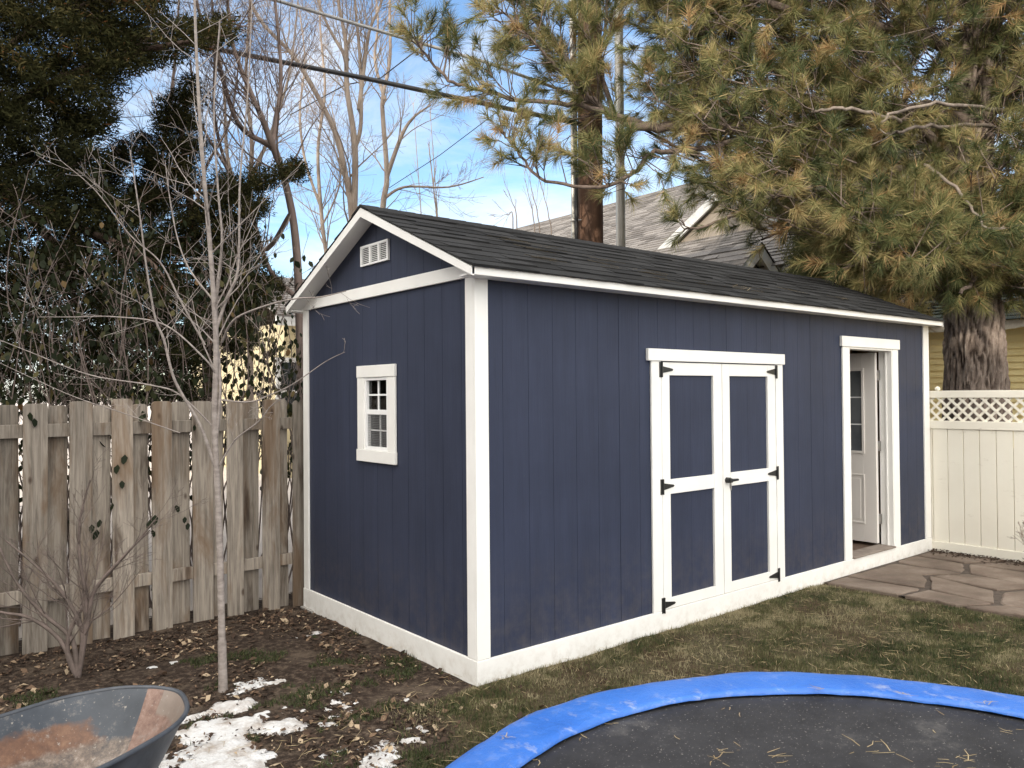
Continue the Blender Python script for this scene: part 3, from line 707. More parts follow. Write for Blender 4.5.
for (u, v_) in ((633, 740), (645, 742), (705, 748), (715, 755), (628, 738), (590, 745), (742, 738), (800, 722), (920, 716), (1005, 722), (1010, 735), (812, 712), (862, 744), (700, 700), (960, 762), (770, 757), (890, 752)):
    p = onz(u, v_, mz); nclump(p, random.randint(5, 11), .105, .028)
for k in range(75):
    r_ = random.uniform(0, RI); g = random.uniform(0, 2*PI); nclump(Vector((TC.x+r_*math.cos(g), TC.y+r_*math.sin(g), mz+.004-.025*(1-(r_/RI)**2)+.02*(r_/RI))), random.choice((1, 1, 1, 2, 3)), .055, .02)
for (u, v_) in ((823, 690), (905, 694), (505, 738), (985, 704)):
    nclump(onz(u, v_, TZ+.036), 4, .07, .01)
tag(npmesh('fallen_pine_needles', np.array([tuple(p) for p in V]), 4, m_straw, None, T), 'small bunches of dry yellow pine needles lying on the black trampoline mat', 'pine needles', kind='stuff')
V = []; T = []     # needles on the shed roof
for (u, v_) in ((528, 250), (545, 262), (600, 262), (607, 268), (648, 274), (655, 277), (660, 281), (742, 290), (748, 292), (760, 291), (563, 252), (700, 285), (515, 244), (790, 292), (840, 300)):
    r = ray(u, v_); n = Vector((0, -(RZ-EZ)/(YR+OV), 1)); q0 = Vector((0, -OV, EZ)); t = (q0-CAM).dot(n)/r.dot(n); p = CAM+r*t
    for k in range(random.randint(4, 9)):
        a = random.uniform(-.5, .5)+random.choice((0, PI)); l = random.uniform(.05, .13); d = Vector((math.cos(a), math.sin(a), .44*math.sin(a))); s = Vector((-d.y, d.x, 0))*.0025
        c = p+Vector((random.gauss(0, .09), 0, .022)); dy = random.gauss(0, .03); c += Vector((0, dy, .44*dy))
        V += [c-d*l-s, c+d*l-s, c+d*l+s, c-d*l+s]; T.append(random.random())
tag(npmesh('roof_pine_needles', np.array([tuple(p) for p in V]), 4, m_straw, None, T), 'few dry pine needles caught on the charcoal shingles of the shed', 'pine needles', kind='stuff')

# ================================================================ WHEELBARROW
m_tray, nt, b = newmat('rusty_blue_grey_steel'); b.inputs['Roughness'].default_value = .55; v = coords(nt)
c = ramp(nt, noi(nt, v, 7, 6), [(.3, (.022, .028, .037)), (.7, (.045, .054, .068))])
rust = ramp(nt, noi(nt, v, 16, 7, .7), [(.3, (.06, .025, .013)), (.5, (.13, .060, .03)), (.7, (.22, .12, .065))])
pink = ramp(nt, noi(nt, v, 24, 8, .8), [(.3, (.08, .038, .026)), (.5, (.17, .098, .072)), (.7, (.27, .18, .145))])
def addn(a_, k, sc):
    q = nt.nodes.new('ShaderNodeMath'); q.operation = 'MULTIPLY_ADD'; nt.links.new(noi(nt, v, sc, 6, .65), q.inputs[0]); q.inputs[1].default_value = k; q.inputs[2].default_value = -k/2
    w_ = nt.nodes.new('ShaderNodeMath'); w_.operation = 'ADD'; nt.links.new(a_, w_.inputs[0]); nt.links.new(q.outputs[0], w_.inputs[1]); return w_.outputs[0]
c = mixc(nt, ramp(nt, addn(attr(nt, 'low'), .8, 6), [(.28, 0.), (.42, .95)]), c, rust)
c = mixc(nt, ramp(nt, addn(attr(nt, 'floor'), .7, 9), [(.45, 0.), (.60, .9)]), c, ramp(nt, noi(nt, v, 18, 8, .8), [(.38, (.045, .040, .038)), (.52, (.15, .115, .09)), (.68, (.34, .29, .25))]))
c = mixc(nt, ramp(nt, addn(attr(nt, 'endwall'), .25, 14), [(.46, 0.), (.54, .95)]), c, pink)
c = mixc(nt, ramp(nt, addn(attr(nt, 'corner'), .4, 12), [(.5, 0.), (.65, .8)]), c, (.17, .14, .115))
c = mixc(nt, ramp(nt, noi(nt, v, 5.2, 9, .78, .5), [(.62, 0.), (.72, .6)]), c, (.32, .28, .24))
c = mixc(nt, ramp(nt, noi(nt, v, 14, 9, .8), [(.56, 0.), (.66, .55)]), c, (.20, .18, .16))
c = mixc(nt, ramp(nt, noi(nt, v, 60, 3), [(.64, 0.), (.72, .6)]), c, (.35, .32, .28))
nt.links.new(c, b.inputs['Base Color']); bump(nt, b, noi(nt, v, 30, 6), .35, .003)
m_tray2 = simple('scuffed_blue_grey_steel', (.028, .034, .044), (.06, .067, .08), 9, rough=.5, bs=.3)
m_rubber = simple('tyre_rubber', (.02, .02, .02), rough=.8)
WZ = .50
rim_px = [(187, 705), (180, 693), (163, 688.5), (140, 687.5), (110, 689.5), (60, 699), (0, 717), (-80, 742), (-150, 775), (-190, 830), (-150, 880), (-60, 880), (20, 815), (70, 783), (110, 764), (150, 742), (172, 728), (184, 716)]
rimp = [onz(u, v_, WZ) for u, v_ in rim_px]
# lift the rear of the rim a little, smooth the closed outline
def closed(pts, n):
    out = []; m = len(pts)
    for i in range(m):
        p0, p1, p2, p3 = pts[i-1], pts[i], pts[(i+1) % m], pts[(i+2) % m]
        for k in range(n):
            t = k/n; out.append(.5*((2*p1)+(p2-p0)*t+(2*p0-5*p1+4*p2-p3)*t*t+(3*p1-p0-3*p2+p3)*t**3))
    return out
rimp = closed(rimp, 4); cen = sum(rimp, Vector())/len(rimp)
tip = max(rimp, key=lambda p: (p-cen).length if pix(p)[0] > 100 else 0); ax = (tip-cen); ax.z = 0; ax.normalize(); sd = Vector((-ax.y, ax.x, 0))
wb = thing('wheelbarrow', (cen.x, cen.y, 0), 'old wheelbarrow with a scuffed blue grey steel tray, rusty and stained inside', 'wheelbarrow')
mb = MB(); levels = [(1.0, 0), (.985, -.004), (.93, -.05), (.84, -.12), (.74, -.19), (.66, -.225), (.5, -.235), (.2, -.237), (.001, -.237)]
bc = cen-ax*.06
nr = len(rimp)
for sc, dz in levels:
    c0 = cen.lerp(bc, 1-sc)
    for p in rimp: q = c0+(p-cen)*sc; mb.v.append((q.x, q.y, WZ+dz))
for i in range(len(levels)-1):
    for k in range(nr): k2 = (k+1) % nr; mb.f.append((i*nr+k, i*nr+k2, (i+1)*nr+k2, (i+1)*nr+k)); mb.m.append(0)
o = mb.build('tray', [m_tray, m_tray2], wb, smooth=True)
AT = {'low': [], 'floor': [], 'endwall': [], 'corner': []}
for sc, dz in levels:
    for p in rimp:
        u, v_, _d = pix(p); far = v_ < 722 or u < 60
        AT['low'].append(sm(-.03, -.17, dz) if False else min(1, max(0, (-dz-.02)/.16))*(.35+.65*sm(125, 60, u) if False else .35+.65*(1-sm(60, 125, u)))); AT['floor'].append(min(1, max(0, (-dz-.10)/.12)))
        e_ = 1.0 if (u > 152 and dz < -.001) else 0.0; AT['endwall'].append(e_*(1 if sc > .6 else .9)); AT['corner'].append(1.0 if (u > 166 and dz > -.07) else 0.)
for kk, vv in AT.items():
    a = o.data.attributes.new(kk, 'FLOAT', 'POINT'); a.data.foreach_set('value', vv)
sl = o.modifiers.new('thick', 'SOLIDIFY'); sl.thickness = .006; sl.offset = 0; sl.material_offset = 1
fl = MB(); fl.tube([p+Vector((0, 0, .0)) for p in rimp+[rimp[0]]], .0095, 10, False); fl.build('rim', m_tray2, wb, smooth=True)
wheel = cen+ax*.42; wr = .125
mb = MB(); ring = [Vector((wheel.x, wheel.y, wr))+ax*math.cos(2*PI*k/32)*(wr-.035)+Vector((0, 0, 1))*math.sin(2*PI*k/32)*(wr-.035) for k in range(33)]
mb.tube(ring, .036, 10, False); whl = mb.build('wheel', m_rubber, wb, smooth=True)
MB().tube([Vector((wheel.x, wheel.y, wr))-sd*.03, Vector((wheel.x, wheel.y, wr))+sd*.03], .06, 20).build('wheel_rim', m_steel, whl)
for s in (-1, 1):
    a_ = Vector((wheel.x, wheel.y, wr))+sd*.09*s; c_ = bc+sd*.20*s; c_.z = WZ-.26; e_ = cen-ax*1.05+sd*.29*s; e_.z = .52
    MB().tube([a_, c_+ax*.15, c_-ax*.25, e_], .018, 8).build('handle', simple('ash_wood_handle', (.35, .22, .11), (.28, .17, .08), 8, rough=.7), wb, smooth=True)
    l0 = c_-ax*.22; l1 = l0-ax*.04; l1.z = .01; MB().tube([l0, l1, l1-ax*.10], .014, 8).build('leg', m_tray2, wb, smooth=True)

# ================================================================ TREES
def curve(pts, n=6):                      # Catmull-Rom through Vectors
    pts = [Vector(p) for p in pts]; out = []
    for i in range(len(pts)-1):
        p0 = pts[max(i-1, 0)]; p1 = pts[i]; p2 = pts[i+1]; p3 = pts[min(i+2, len(pts)-1)]
        for k in range(n):
            t = k/n; out.append(.5*((2*p1)+(p2-p0)*t+(2*p0-5*p1+4*p2-p3)*t*t+(3*p1-p0-3*p2+p3)*t**3))
    out.append(pts[-1]); return out
def rvec(): return Vector((random.gauss(0, 1), random.gauss(0, 1), random.gauss(0, 1))).normalized()
def shoot(mb, p, d, ln, r, depth, up=.25, wig=.16, kids=(3, 6), ang=.7, shrink=.52, tips=None, seg=None, minr=.0012):
    n = seg or max(3, int(ln/.14)); n = min(n, 12); pts = [p.copy()]; dd = d.copy()
    for k in range(n):
        dd = (dd+rvec()*wig+Vector((0, 0, up*.25))).normalized(); pts.append(pts[-1]+dd*ln/n)
    rad = [max(minr, r*(1-.75*k/n)) for k in range(n+1)]
    mb.tube(pts, rad, 5 if r > .008 else 3, False)
    if tips is not None: tips.append((pts[-1], dd.copy(), depth))
    if depth <= 0: return
    for q in range(random.randint(*kids)):
        t = random.uniform(.2, .97); i = min(n-1, int(t*n)); b0 = pts[i].lerp(pts[i+1], t*n-i); td = (pts[i+1]-pts[i]).normalized()
        s = td.orthogonal().normalized(); s = Matrix.Rotation(random.uniform(0, 2*PI), 3, td) @ s
        a = ang*random.uniform(.6, 1.3); nd = (td*math.cos(a)+s*math.sin(a)).normalized()
        shoot(mb, b0, nd, ln*shrink*random.uniform(.6, 1.25)*(1.15-.5*t), max(minr, rad[i]*.55), depth-1, up, wig, kids, ang, shrink, tips, None, minr)
def stem(mb, pts, r0, r1, n_side, ln, depth, ang=.75, up=.3, start=.25, kids=(3, 6), sides=8, minr=.0012, jit=.0, tips=None, r_side=.4, wig=.16):
    c = curve(pts, 6); m = len(c)
    if jit: c = [c[0]]+[p+rvec()*jit for p in c[1:]]
    rad = [r0+(r1-r0)*(k/(m-1)) for k in range(m)]; mb.tube(c, rad, sides, False)
    for q in range(n_side):
        t = start+(1-start)*random.random(); x = t*(m-1); i = min(m-2, int(x)); b0 = c[i].lerp(c[i+1], x-i); td = (c[i+1]-c[i]).normalized()
        s = Matrix.Rotation(random.uniform(0, 2*PI), 3, td) @ td.orthogonal().normalized()
        a = ang*random.uniform(.6, 1.3); nd = (td*math.cos(a)+s*math.sin(a)).normalized()
        shoot(mb, b0, nd, ln*random.uniform(.5, 1.3)*(1.1-.45*t), max(minr, min(rad[i]*r_side, .02)), depth, up, wig, kids, ang, .52, tips, None, minr)
    return c
def pxs(l, d): return [P(u, v_, d) if not isinstance(u, Vector) else u for u, v_ in l]
def dd3(l): return [P(*q) for q in l]

# ---- young tree in the soil (pale bark)
base = onz(223, 692); dY = (base-CAM).dot(FW)
yt = thing('young_tree', base, 'slender leafless young tree with pale bark standing in the snow patch before the fence', 'tree')
mb = MB(); k = dY
main = [base+Vector((0, 0, -.03)), P(222, 640, k), P(219, 520, k), P(214.5, 425, k), P(216, 345, k), P(211, 258, k), P(206, 200, k), P(200, 120, k), P(196, 40, k), P(193, -60, k), P(191, -170, k)]
stem(mb, main, .0225, .005, 24, .7, 2, .85, .3, .36, kids=(1, 4), minr=.0012)
mb.tube(curve([base+Vector((0, 0, -.03)), base+Vector((0, 0, .04)), P(222, 640, k)], 4), [.040]+[.033, .029, .027, .026, .025, .0245, .0242, .024], 10, False)
mb.build('trunk', m_young, yt, smooth=True)
def ybr(l, r0, r1, n=6, ln=.35, dz=0):
    q = MB(); r0 *= .78; r1 *= .8; pts = [P(u, v_, k+dz*i/(len(l)-1)) for i, (u, v_) in enumerate(l)]
    stem(q, pts, r0, r1, n, ln*.85, 2, .85, .2, .2, (1, 3), 7, .0011); return q.build('limb', m_young, yt, smooth=True)
ybr([(216, 470), (200, 425), (175, 381), (164, 340), (155, 317), (146, 264), (140, 217), (130, 150)], .013, .004, 10, .5, -.25)
ybr([(216, 440), (220, 390), (217, 330), (217, 290), (222, 240), (218, 190), (214, 110), (220, 20)], .014, .005, 12, .5, .1)
ybr([(216, 330), (226, 300), (236, 278), (239, 252), (240, 180), (248, 90), (252, 0)], .014, .004, 10, .5, .15)
ybr([(216, 375), (205, 359), (165, 325), (117, 317), (75, 317), (38, 317)], .008, .002, 8, .35, -.3)
ybr([(205, 345), (180, 300), (160, 262), (130, 235), (95, 190), (60, 160)], .008, .002, 7, .4, -.2)
ybr([(222, 342), (234, 320), (262, 307), (293, 299), (320, 297), (346, 291)], .009, .003, 7, .25, -.5)
ybr([(222, 400), (249, 402), (270, 395), (293, 384), (325, 362), (345, 352)], .007, .002, 5, .2, -.5)
ybr([(220, 465), (235, 440), (258, 422), (272, 405), (285, 398)], .008, .002, 6, .2, -.2)
ybr([(213, 300), (190, 270), (178, 240), (170, 200), (165, 160)], .008, .002, 8, .4, .2)
ybr([(216, 430), (180, 395), (150, 385), (90, 375), (30, 352), (0, 340)], .007, .002, 6, .3, -.3)
ybr([(180, 433), (120, 412), (70, 395), (0, 363)], .004, .002, 3, .2, -.2)

# ---- bare shrubs in front of the fence
def shrub(name, base, stems, label, mat, r0, ln, n, depth, up=.3, minr=.0012, cat='shrub'):
    t = thing(name, base, label, cat); mb = MB(); mm_ = MB()
    for s in stems: stem(mb, [base]+s, r0, r0*.25, n, ln, depth, .65, up, .15, (2, 5), 6, minr)
    mb.build('branches', mat, t, smooth=True); return t
b1 = onz(78, 678); d1 = (b1-CAM).dot(FW)
shrub('bare_shrub', b1, [[P(72, 640, d1), P(45, 615, d1), (P(22, 590, d1)), P(5, 560, d1), P(-20, 500, d1)], [P(68, 655, d1), P(72, 625, d1), P(95, 590, d1+.1), P(130, 550, d1+.1), P(155, 520, d1+.1)],
      [P(60, 640, d1), P(30, 618, d1), P(0, 612, d1), P(-40, 600, d1)], [P(84, 640, d1), P(86, 600, d1), P(80, 560, d1), P(80, 520, d1), P(90, 480, d1)], [P(82, 630, d1), P(60, 590, d1), P(35, 565, d1), P(5, 540, d1)],
      [P(88, 620, d1), P(95, 590, d1), P(120, 560, d1), P(150, 530, d1)]], 'leafless twiggy shrub with reddish brown stems before the left end of the wooden fence', m_shrub, .017, .42, 10, 2, .35, .0010)
b2 = Vector((5.74, -1.20, .01)); d2 = (b2-CAM).dot(FW)
shrub('small_bare_shrub', b2, [[b2+Vector((random.gauss(0, .12), random.gauss(0, .16), .25)), b2+Vector((random.gauss(0, .22), random.gauss(0, .2), .45))] for k in range(9)], 'small leafless grey shrub at the right edge against the cream fence', m_bare, .006, .16, 9, 2, .2, .0016)

# ---- bare trees beyond the fence
def baretree(basepx, d, stems, label, mat, r, n, ln, depth, minr, up=.35, name='bare_tree'):
    b_ = P(basepx, 400, d); b_ = Vector((b_.x, b_.y, -.02))
    t = thing(name, b_, label, 'tree', 'leafless trees beyond the wooden fence'); mb = MB()
    for i, (l, r0, r1) in enumerate(stems):
        pts = ([b_] if i == 0 or l[0] is None else [])+[P(u, v_, d+dz) for q in l if q for (u, v_, dz) in [q]]
        q = MB(); stem(q, pts, r0, r1, n, ln, depth, .75, up*.7, .2, (2, 6), 7, minr, r_side=.32, wig=.18)
        q.build('trunk' if i == 0 else 'limb', mat, t, smooth=True)
    return t
T1 = [([(300, 330, 0), (294, 225, 0), (278, 158, 0), (270, 146, 0), (238, 123, 0), (217, 58, 0), (200, 15, 0), (185, -60, 0)], .055, .012),
      ([(272, 150, 0), (276, 120, .1), (281, 73, .1), (275, 0, .1), (270, -80, .1)], .032, .011),
      ([(278, 160, 0), (262, 118, -.2), (250, 90, -.2), (232, 40, -.2), (225, -40, -.2)], .04, .012),
      ([(290, 215, 0), (262, 250, .3), (235, 190, .3), (215, 120, .3), (215, 40, .3), (208, -40, .3)], .03, .01),
      ([(300, 300, 0), (270, 270, -.2), (250, 210, -.3), (228, 170, -.3), (200, 120, -.3), (190, 60, -.3)], .03, .01)]
baretree(303, 9.0, T1, 'dark many-stemmed leafless tree rising just left of the blue shed gable', m_bare_red, .08, 20, 1.4, 2, .0018)
T2 = [([(356, 300, 0), (352, 217, 0), (348, 187, 0), (335, 132, 0), (308, 79, 0), (291, 53, 0), (258, 17, 0), (240, -30, 0)], .062, .02),
      ([(354, 215, 0), (355, 146, 0), (347, 88, 0), (346, 44, 0), (338, 0, 0), (330, -60, 0)], .055, .016),
      ([(355, 148, 0), (361, 123, 0), (360, 59, 0), (355, 0, 0), (352, -70, 0)], .036, .014),
      ([(359, 110, 0), (365, 60, 0), (370, 29, 0), (382, 0, 0), (392, -50, 0)], .035, .012),
      ([(348, 60, 0), (330, 30, .2), (318, 0, .2), (310, -40, .2)], .03, .01)]
baretree(356, 12.0, T2, 'pale leafless tree with a long leaning stem directly behind the shed gable peak', m_bare, .1, 18, 1.5, 2, .0022)
T3 = [([(378, 300, 0), (383, 208, 0), (387, 176, 0), (383, 117, 0), (383, 97, 0), (390, 58, 0), (390, 0, 0), (395, -60, 0)], .065, .018),
      ([(387, 176, 0), (402, 135, 0), (414, 117, 0), (431, 105, 0)], .045, .012),
      ([(385, 198, 0), (405, 187, 0), (449, 187, 0), (484, 177, 0)], .03, .008),
      ([(385, 100, 0), (375, 60, 0), (378, 20, 0), (372, -40, 0)], .035, .01)]
baretree(378, 14.0, T3, 'slim pale leafless tree with crooked side limbs right of the shed gable peak', m_bare, .07, 10, 1.2, 2, .0024)
T4 = [([(330, 300, 0), (322, 220, 0), (318, 150, 0), (325, 90, 0), (320, 20, 0), (322, -50, 0)], .05, .012), ([(322, 210, 0), (305, 160, 0), (300, 110, 0), (305, 60, 0), (298, 0, 0)], .03, .01), ([(320, 230, 0), (338, 190, 0), (340, 150, 0), (330, 100, 0)], .02, .008)]
baretree(330, 15.0, T4, 'thin far leafless tree with upright stems behind the shed roof left slope', m_bare, .05, 20, 1.5, 2, .0024)
T5 = [([(170, 380, 0), (160, 300, 0), (150, 220, 0), (165, 140, 0), (175, 60, 0), (180, -20, 0)], .05, .012), ([(160, 290, 0), (190, 230, 0), (205, 170, 0), (230, 120, 0), (240, 50, 0)], .03, .01), ([(160, 300, 0), (120, 250, 0), (100, 200, 0)], .03, .01)]
baretree(170, 10.8, T5, 'thin brown leafless tree tangled among the dark evergreens beyond the fence', m_bare_red, .05, 10, 1.2, 2, .002)
T6 = [([(250, 330, 0), (246, 230, 0), (252, 150, 0), (246, 80, 0), (250, 0, 0), (246, -60, 0)], .05, .012), ([(248, 220, 0), (228, 160, 0), (224, 90, 0), (214, 20, 0), (210, -30, 0)], .03, .01), ([(250, 180, 0), (272, 130, 0), (290, 70, 0), (298, 0, 0)], .03, .01), ([(246, 250, 0), (200, 200, 0), (170, 150, 0), (150, 90, 0)], .025, .008)]
baretree(250, 11.5, T6, 'twiggy leafless tree with thin parallel stems between the evergreen and the leaning pale tree', m_bare, .05, 18, 1.5, 2, .0022)
for (px_, d_, l_) in ((437, 16, 'wispy upright sapling tops just above the shed ridge'), (530, 17, 'faint short sapling tops beside the brown utility pole')):
    b_ = P(px_, 400, d_); b_ = Vector((b_.x, b_.y, 0)); t = thing('sapling', b_, l_, 'tree', 'leafless trees beyond the wooden fence'); mb = MB()
    for q in range(4 if px_ == 437 else 5):
        u = px_+random.uniform(-16, 22); top = random.uniform(95, 170) if px_ == 437 else random.uniform(170, 215)
        stem(mb, [b_, P(u, 260, d_), P(u-2, 215, d_), P(u-6, (215+top)/2, d_), P(u-10, top, d_)], .018, .005, 5, .6, 1, .35, .5, .5, (1, 3), 5, .0035)
    mb.build('branches', m_bare, t)

# ---- foliage generators
def tufts(C, D, n, shoot_len, nl, w, cone=(.35, 1.1)):    # pine shoots clothed in needles
    C = np.asarray(C); D = unit(np.asarray(D)); m = len(C); I = np.repeat(np.arange(m), n); N = len(I)
    d = D[I]; t = rng.uniform(-.1, 1, N)**.8*shoot_len; a = unit(rng.normal(size=(N, 3))); s = unit(a-d*(a*d).sum(1)[:, None])
    ang = rng.uniform(cone[0], cone[1], N); nd = d*np.cos(ang)[:, None]+s*np.sin(ang)[:, None]
    l = nl*rng.uniform(.65, 1.15, N); b0 = C[I]+d*t[:, None]; e = b0+nd*l[:, None]; e[:, 2] -= .10*l
    wv = unit(np.cross(nd, rng.normal(size=(N, 3))))*(w*rng.uniform(.7, 1.2, N))[:, None]
    V = np.empty((N, 3, 3)); V[:, 0] = b0-wv; V[:, 1] = b0+wv; V[:, 2] = e
    return V.reshape(-1, 3), I
def sprays(C, n, r, size, squash=.7, droop=0):             # clumps of small scale-leaf blades
    C = np.asarray(C); m = len(C); I = np.repeat(np.arange(m), n); N = len(I)
    rr = r[I] if hasattr(r, '__len__') else r
    off = unit(rng.normal(size=(N, 3)))*(rng.uniform(0, 1, N)**.5*rr)[:, None]; off[:, 2] *= squash
    c = C[I]+off; d = unit(unit(off)+rng.normal(size=(N, 3))*.6+np.array([0, 0, -droop])); s = unit(np.cross(d, rng.normal(size=(N, 3))))
    l = size*rng.uniform(.6, 1.4, N); w = l*.20
    V = np.empty((N, 4, 3)); V[:, 0] = c-d*l[:, None]; V[:, 1] = c-s*w[:, None]; V[:, 2] = c+d*l[:, None]; V[:, 3] = c+s*w[:, None]
    return V.reshape(-1, 3), I

# ---- big pine
pb = P(976, 400, 10.0); pb = Vector((pb.x, pb.y, 0))
pine = thing('pine_tree', pb, 'huge pine with furrowed bark and golden green needles overhanging the right end of the shed', 'tree')
axp = [pb+Vector((0, 0, -.1)), P(976, 400, 10), P(974, 330, 10), P(970, 250, 10.05), P(968, 170, 10.1), P(975, 80, 10.1), P(985, 0, 10.1), P(985, -150, 10.1), P(975, -330, 10), P(975, -520, 10)]
ac = curve(axp, 24); NB = 120; V = []; tone = []
for i, p in enumerate(ac):
    z = p.z; rad = max(.415*(1-.072*max(z, 0)), .06)*(1+.12*math.exp(-max(z, 0)*1.6))
    for k in range(NB):
        g = 2*PI*k/NB; q = Vector((math.cos(g)*2.1, math.sin(g)*2.1, z*1.25))
        r1 = abs(mnoise.noise(q*2.3+Vector((mnoise.noise(q*1.5)*.8, 0, 0)))); r2 = abs(mnoise.noise(Vector((q.x*5, q.y*5, q.z*4.2))))
        h = min(1, r1*2.6)*.65+min(1, r2*2.4)*.35; V.append(p+Vector((math.cos(g), math.sin(g), 0))*(rad-.045+.055*h)); tone.append(h)
Fc = [(i*NB+k, i*NB+(k+1) % NB, (i+1)*NB+(k+1) % NB, (i+1)*NB+k) for i in range(len(ac)-1) for k in range(NB)]
me = bpy.data.meshes.new('trunk'); me.from_pydata([tuple(p) for p in V], [], Fc); me.materials.append(m_bark)
a = me.attributes.new('tone', 'FLOAT', 'POINT'); a.data.foreach_set('value', tone)
o = bpy.data.objects.new('trunk', me); COL.objects.link(o); o.parent = pine; o.location = -pb
limbs = [
 ([(965, 120, 10), (880, 110, 9.8), (800, 130, 9.6), (740, 130, 9.5), (693, 128, 9.5), (643, 126, 9.5), (614, 117, 9.5), (588, 97, 9.5), (564, 58, 9.5), (546, 32, 9.5), (517, 0, 9.5), (490, -50, 9.5)], .10, .018, .55),
 ([(650, 127, 9.5), (590, 107, 9.4), (526, 101, 9.3), (490, 92, 9.3), (453, 82, 9.2), (430, 62, 9.2), (418, 40, 9.2)], .035, .012, .35),
 ([(780, 130, 9.6), (700, 150, 9.3), (655, 152, 9.2), (634, 173, 9.1), (605, 186, 9.0), (546, 181, 9.0), (517, 150, 9.0), (502, 132, 9.0)], .04, .011, .3),
 ([(960, 190, 10), (900, 170, 9.5), (850, 185, 9.2), (790, 190, 9.0), (745, 210, 8.9), (715, 222, 8.8), (684, 230, 8.8)], .06, .01, .3),
 ([(968, 155, 10.1), (940, 106, 9.7), (895, 112, 9.5), (870, 118, 9.3), (850, 130, 9.2)], .055, .02, .4),
 ([(965, 180, 10.1), (920, 128, 9.6), (870, 122, 9.3), (820, 110, 9.2), (770, 90, 9.0), (720, 100, 8.9)], .065, .015, .3),
 ([(968, 260, 10), (930, 265, 9.4), (915, 268, 9.2), (905, 285, 9.0), (890, 270, 8.9)], .04, .02, .5),
 ([(968, 240, 10), (985, 250, 9.3), (975, 280, 9.0), (960, 292, 8.8)], .04, .02, .5),
 ([(975, 130, 10), (1010, 90, 9.6), (1050, 60, 9.2), (1120, 30, 9)], .11, .03, .4),
 ([(1012, 112, 9.6), (960, 104, 8.7), (915, 106, 8.5), (885, 118, 8.4), (878, 130, 8.5)], .024, .013, 1),
 ([(990, 126, 9.7), (930, 126, 8.9), (895, 132, 8.7)], .027, .015, 1), ([(900, 122, 9), (870, 113, 8.5), (835, 108, 8.3), (812, 112, 8.6)], .026, .014, 1), ([(925, 165, 9.2), (960, 192, 8.7), (985, 228, 8.5)], .022, .012, 1),
 ([(970, 60, 10), (900, 30, 9.4), (830, 20, 9.1), (760, 0, 9), (690, -10, 9.1), (640, -20, 9.2)], .08, .02, .2),
 ([(975, 20, 10), (900, -60, 9.4), (800, -90, 9), (700, -100, 9), (600, -80, 9.2)], .08, .02, .2),
 ([(970, 230, 10), (1010, 215, 9.6), (1050, 230, 9.2), (1100, 260, 9)], .06, .02, .3),
 ([(963, 210, 10), (900, 230, 10.4), (850, 240, 10.6), (800, 225, 10.8), (760, 240, 10.9)], .05, .015, .3),
 ([(725, 128, 9.5), (700, 90, 9.6), (690, 50, 9.7), (660, 20, 9.7), (625, -20, 9.8)], .04, .015, .3),
 ([(614, 117, 9.5), (600, 60, 9.7), (608, 10, 9.8), (600, -50, 9.9)], .035, .012, .2),
 ([(588, 97, 9.5), (550, 60, 9.2), (530, 40, 9.1), (500, 10, 9.1)], .025, .01, .3),
 ([(975, -60, 10), (1050, -100, 9.5), (1150, -120, 9)], .08, .02, .2),
 ([(975, -200, 10), (850, -260, 9.5), (740, -280, 9.2)], .08, .02, .2), ([(975, -300, 10), (1100, -360, 9.5), (1200, -400, 9.2)], .07, .02, .2)]
TIP = []; TD = []; 
sky_poly = [(-200, -300), (470, -300), (480, 0), (405, 0), (402, 60), (440, 100), (495, 115), (492, 150), (530, 190), (600, 205), (640, 195), (690, 190), (655, 245), (690, 234), (725, 230), (755, 228), (785, 226), (815, 222), (835, 240), (850, 285), (880, 285), (895, 312), (930, 345), (1024, 345), (1400, 345), (1400, 900), (-200, 900)]
def pine_ok(p):
    u, v_, d = pix(p)
    if inpoly(u, v_, sky_poly): return False
    if d < 7.2: return False
    if p.z < 3.05+ (0 if p.x > 6.2 else .15): return False
    if 645 < u < 745 and v_ > 196 and not (v_ < 250 and u > 700): return (abs(u-672) < 14 and abs(v_-232) < 14)
    if 545 < u < 640 and v_ > 192: return False
    if 955 < u < 1005 and v_ > 318: return False
    return True
for l, r0, r1, st in limbs:
    mb = MB(); c = curve([P(*q) for q in l], 6); m = len(c); c = [c[0]]+[p+rvec()*.02 for p in c[1:]]
    mb.tube(c, [r0+(r1-r0)*(k/(m-1))**.8 for k in range(m)], 9, False)
    Ln = sum((c[i+1]-c[i]).length for i in range(m-1))
    TIP.append(c[-1]); TD.append((c[-1]-c[-2]).normalized())
    for q in range(int(Ln*13) if st < 1 else 2):
        t = st+(1-st)*random.random(); x = t*(m-1); i = min(m-2, int(x)); b0 = c[i].lerp(c[i+1], x-i); td = (c[i+1]-c[i]).normalized()
        s = Matrix.Rotation(random.uniform(0, 2*PI), 3, td) @ td.orthogonal().normalized(); nd = (td*random.uniform(.2, .9)+s+Vector((0, 0, .3))).normalized()
        ln = random.uniform(.15, .75)*(1.15-.5*t); e = b0+nd*ln
        if not pine_ok(e): continue
        md = b0.lerp(e, .5)+Vector((0, 0, -.05*ln)); mb.tube([b0, md, e], [.008, .006, .004], 5, False)
        for z in range(random.randint(1, 3)):
            f_ = e if z == 0 else b0.lerp(e, random.uniform(.4, .9)); fd = (nd+rvec()*.7+Vector((0, 0, .35))).normalized(); f2 = f_+fd*random.uniform(.05, .25)*(0 if z == 0 else 1)
            if z: mb.tube([f_, f2], [.006, .004], 4, False)
            if pine_ok(f2): TIP.append(f2); TD.append(fd)
    mb.build('limb', m_limb2 if st == 1 else m_limb, pine, smooth=True)
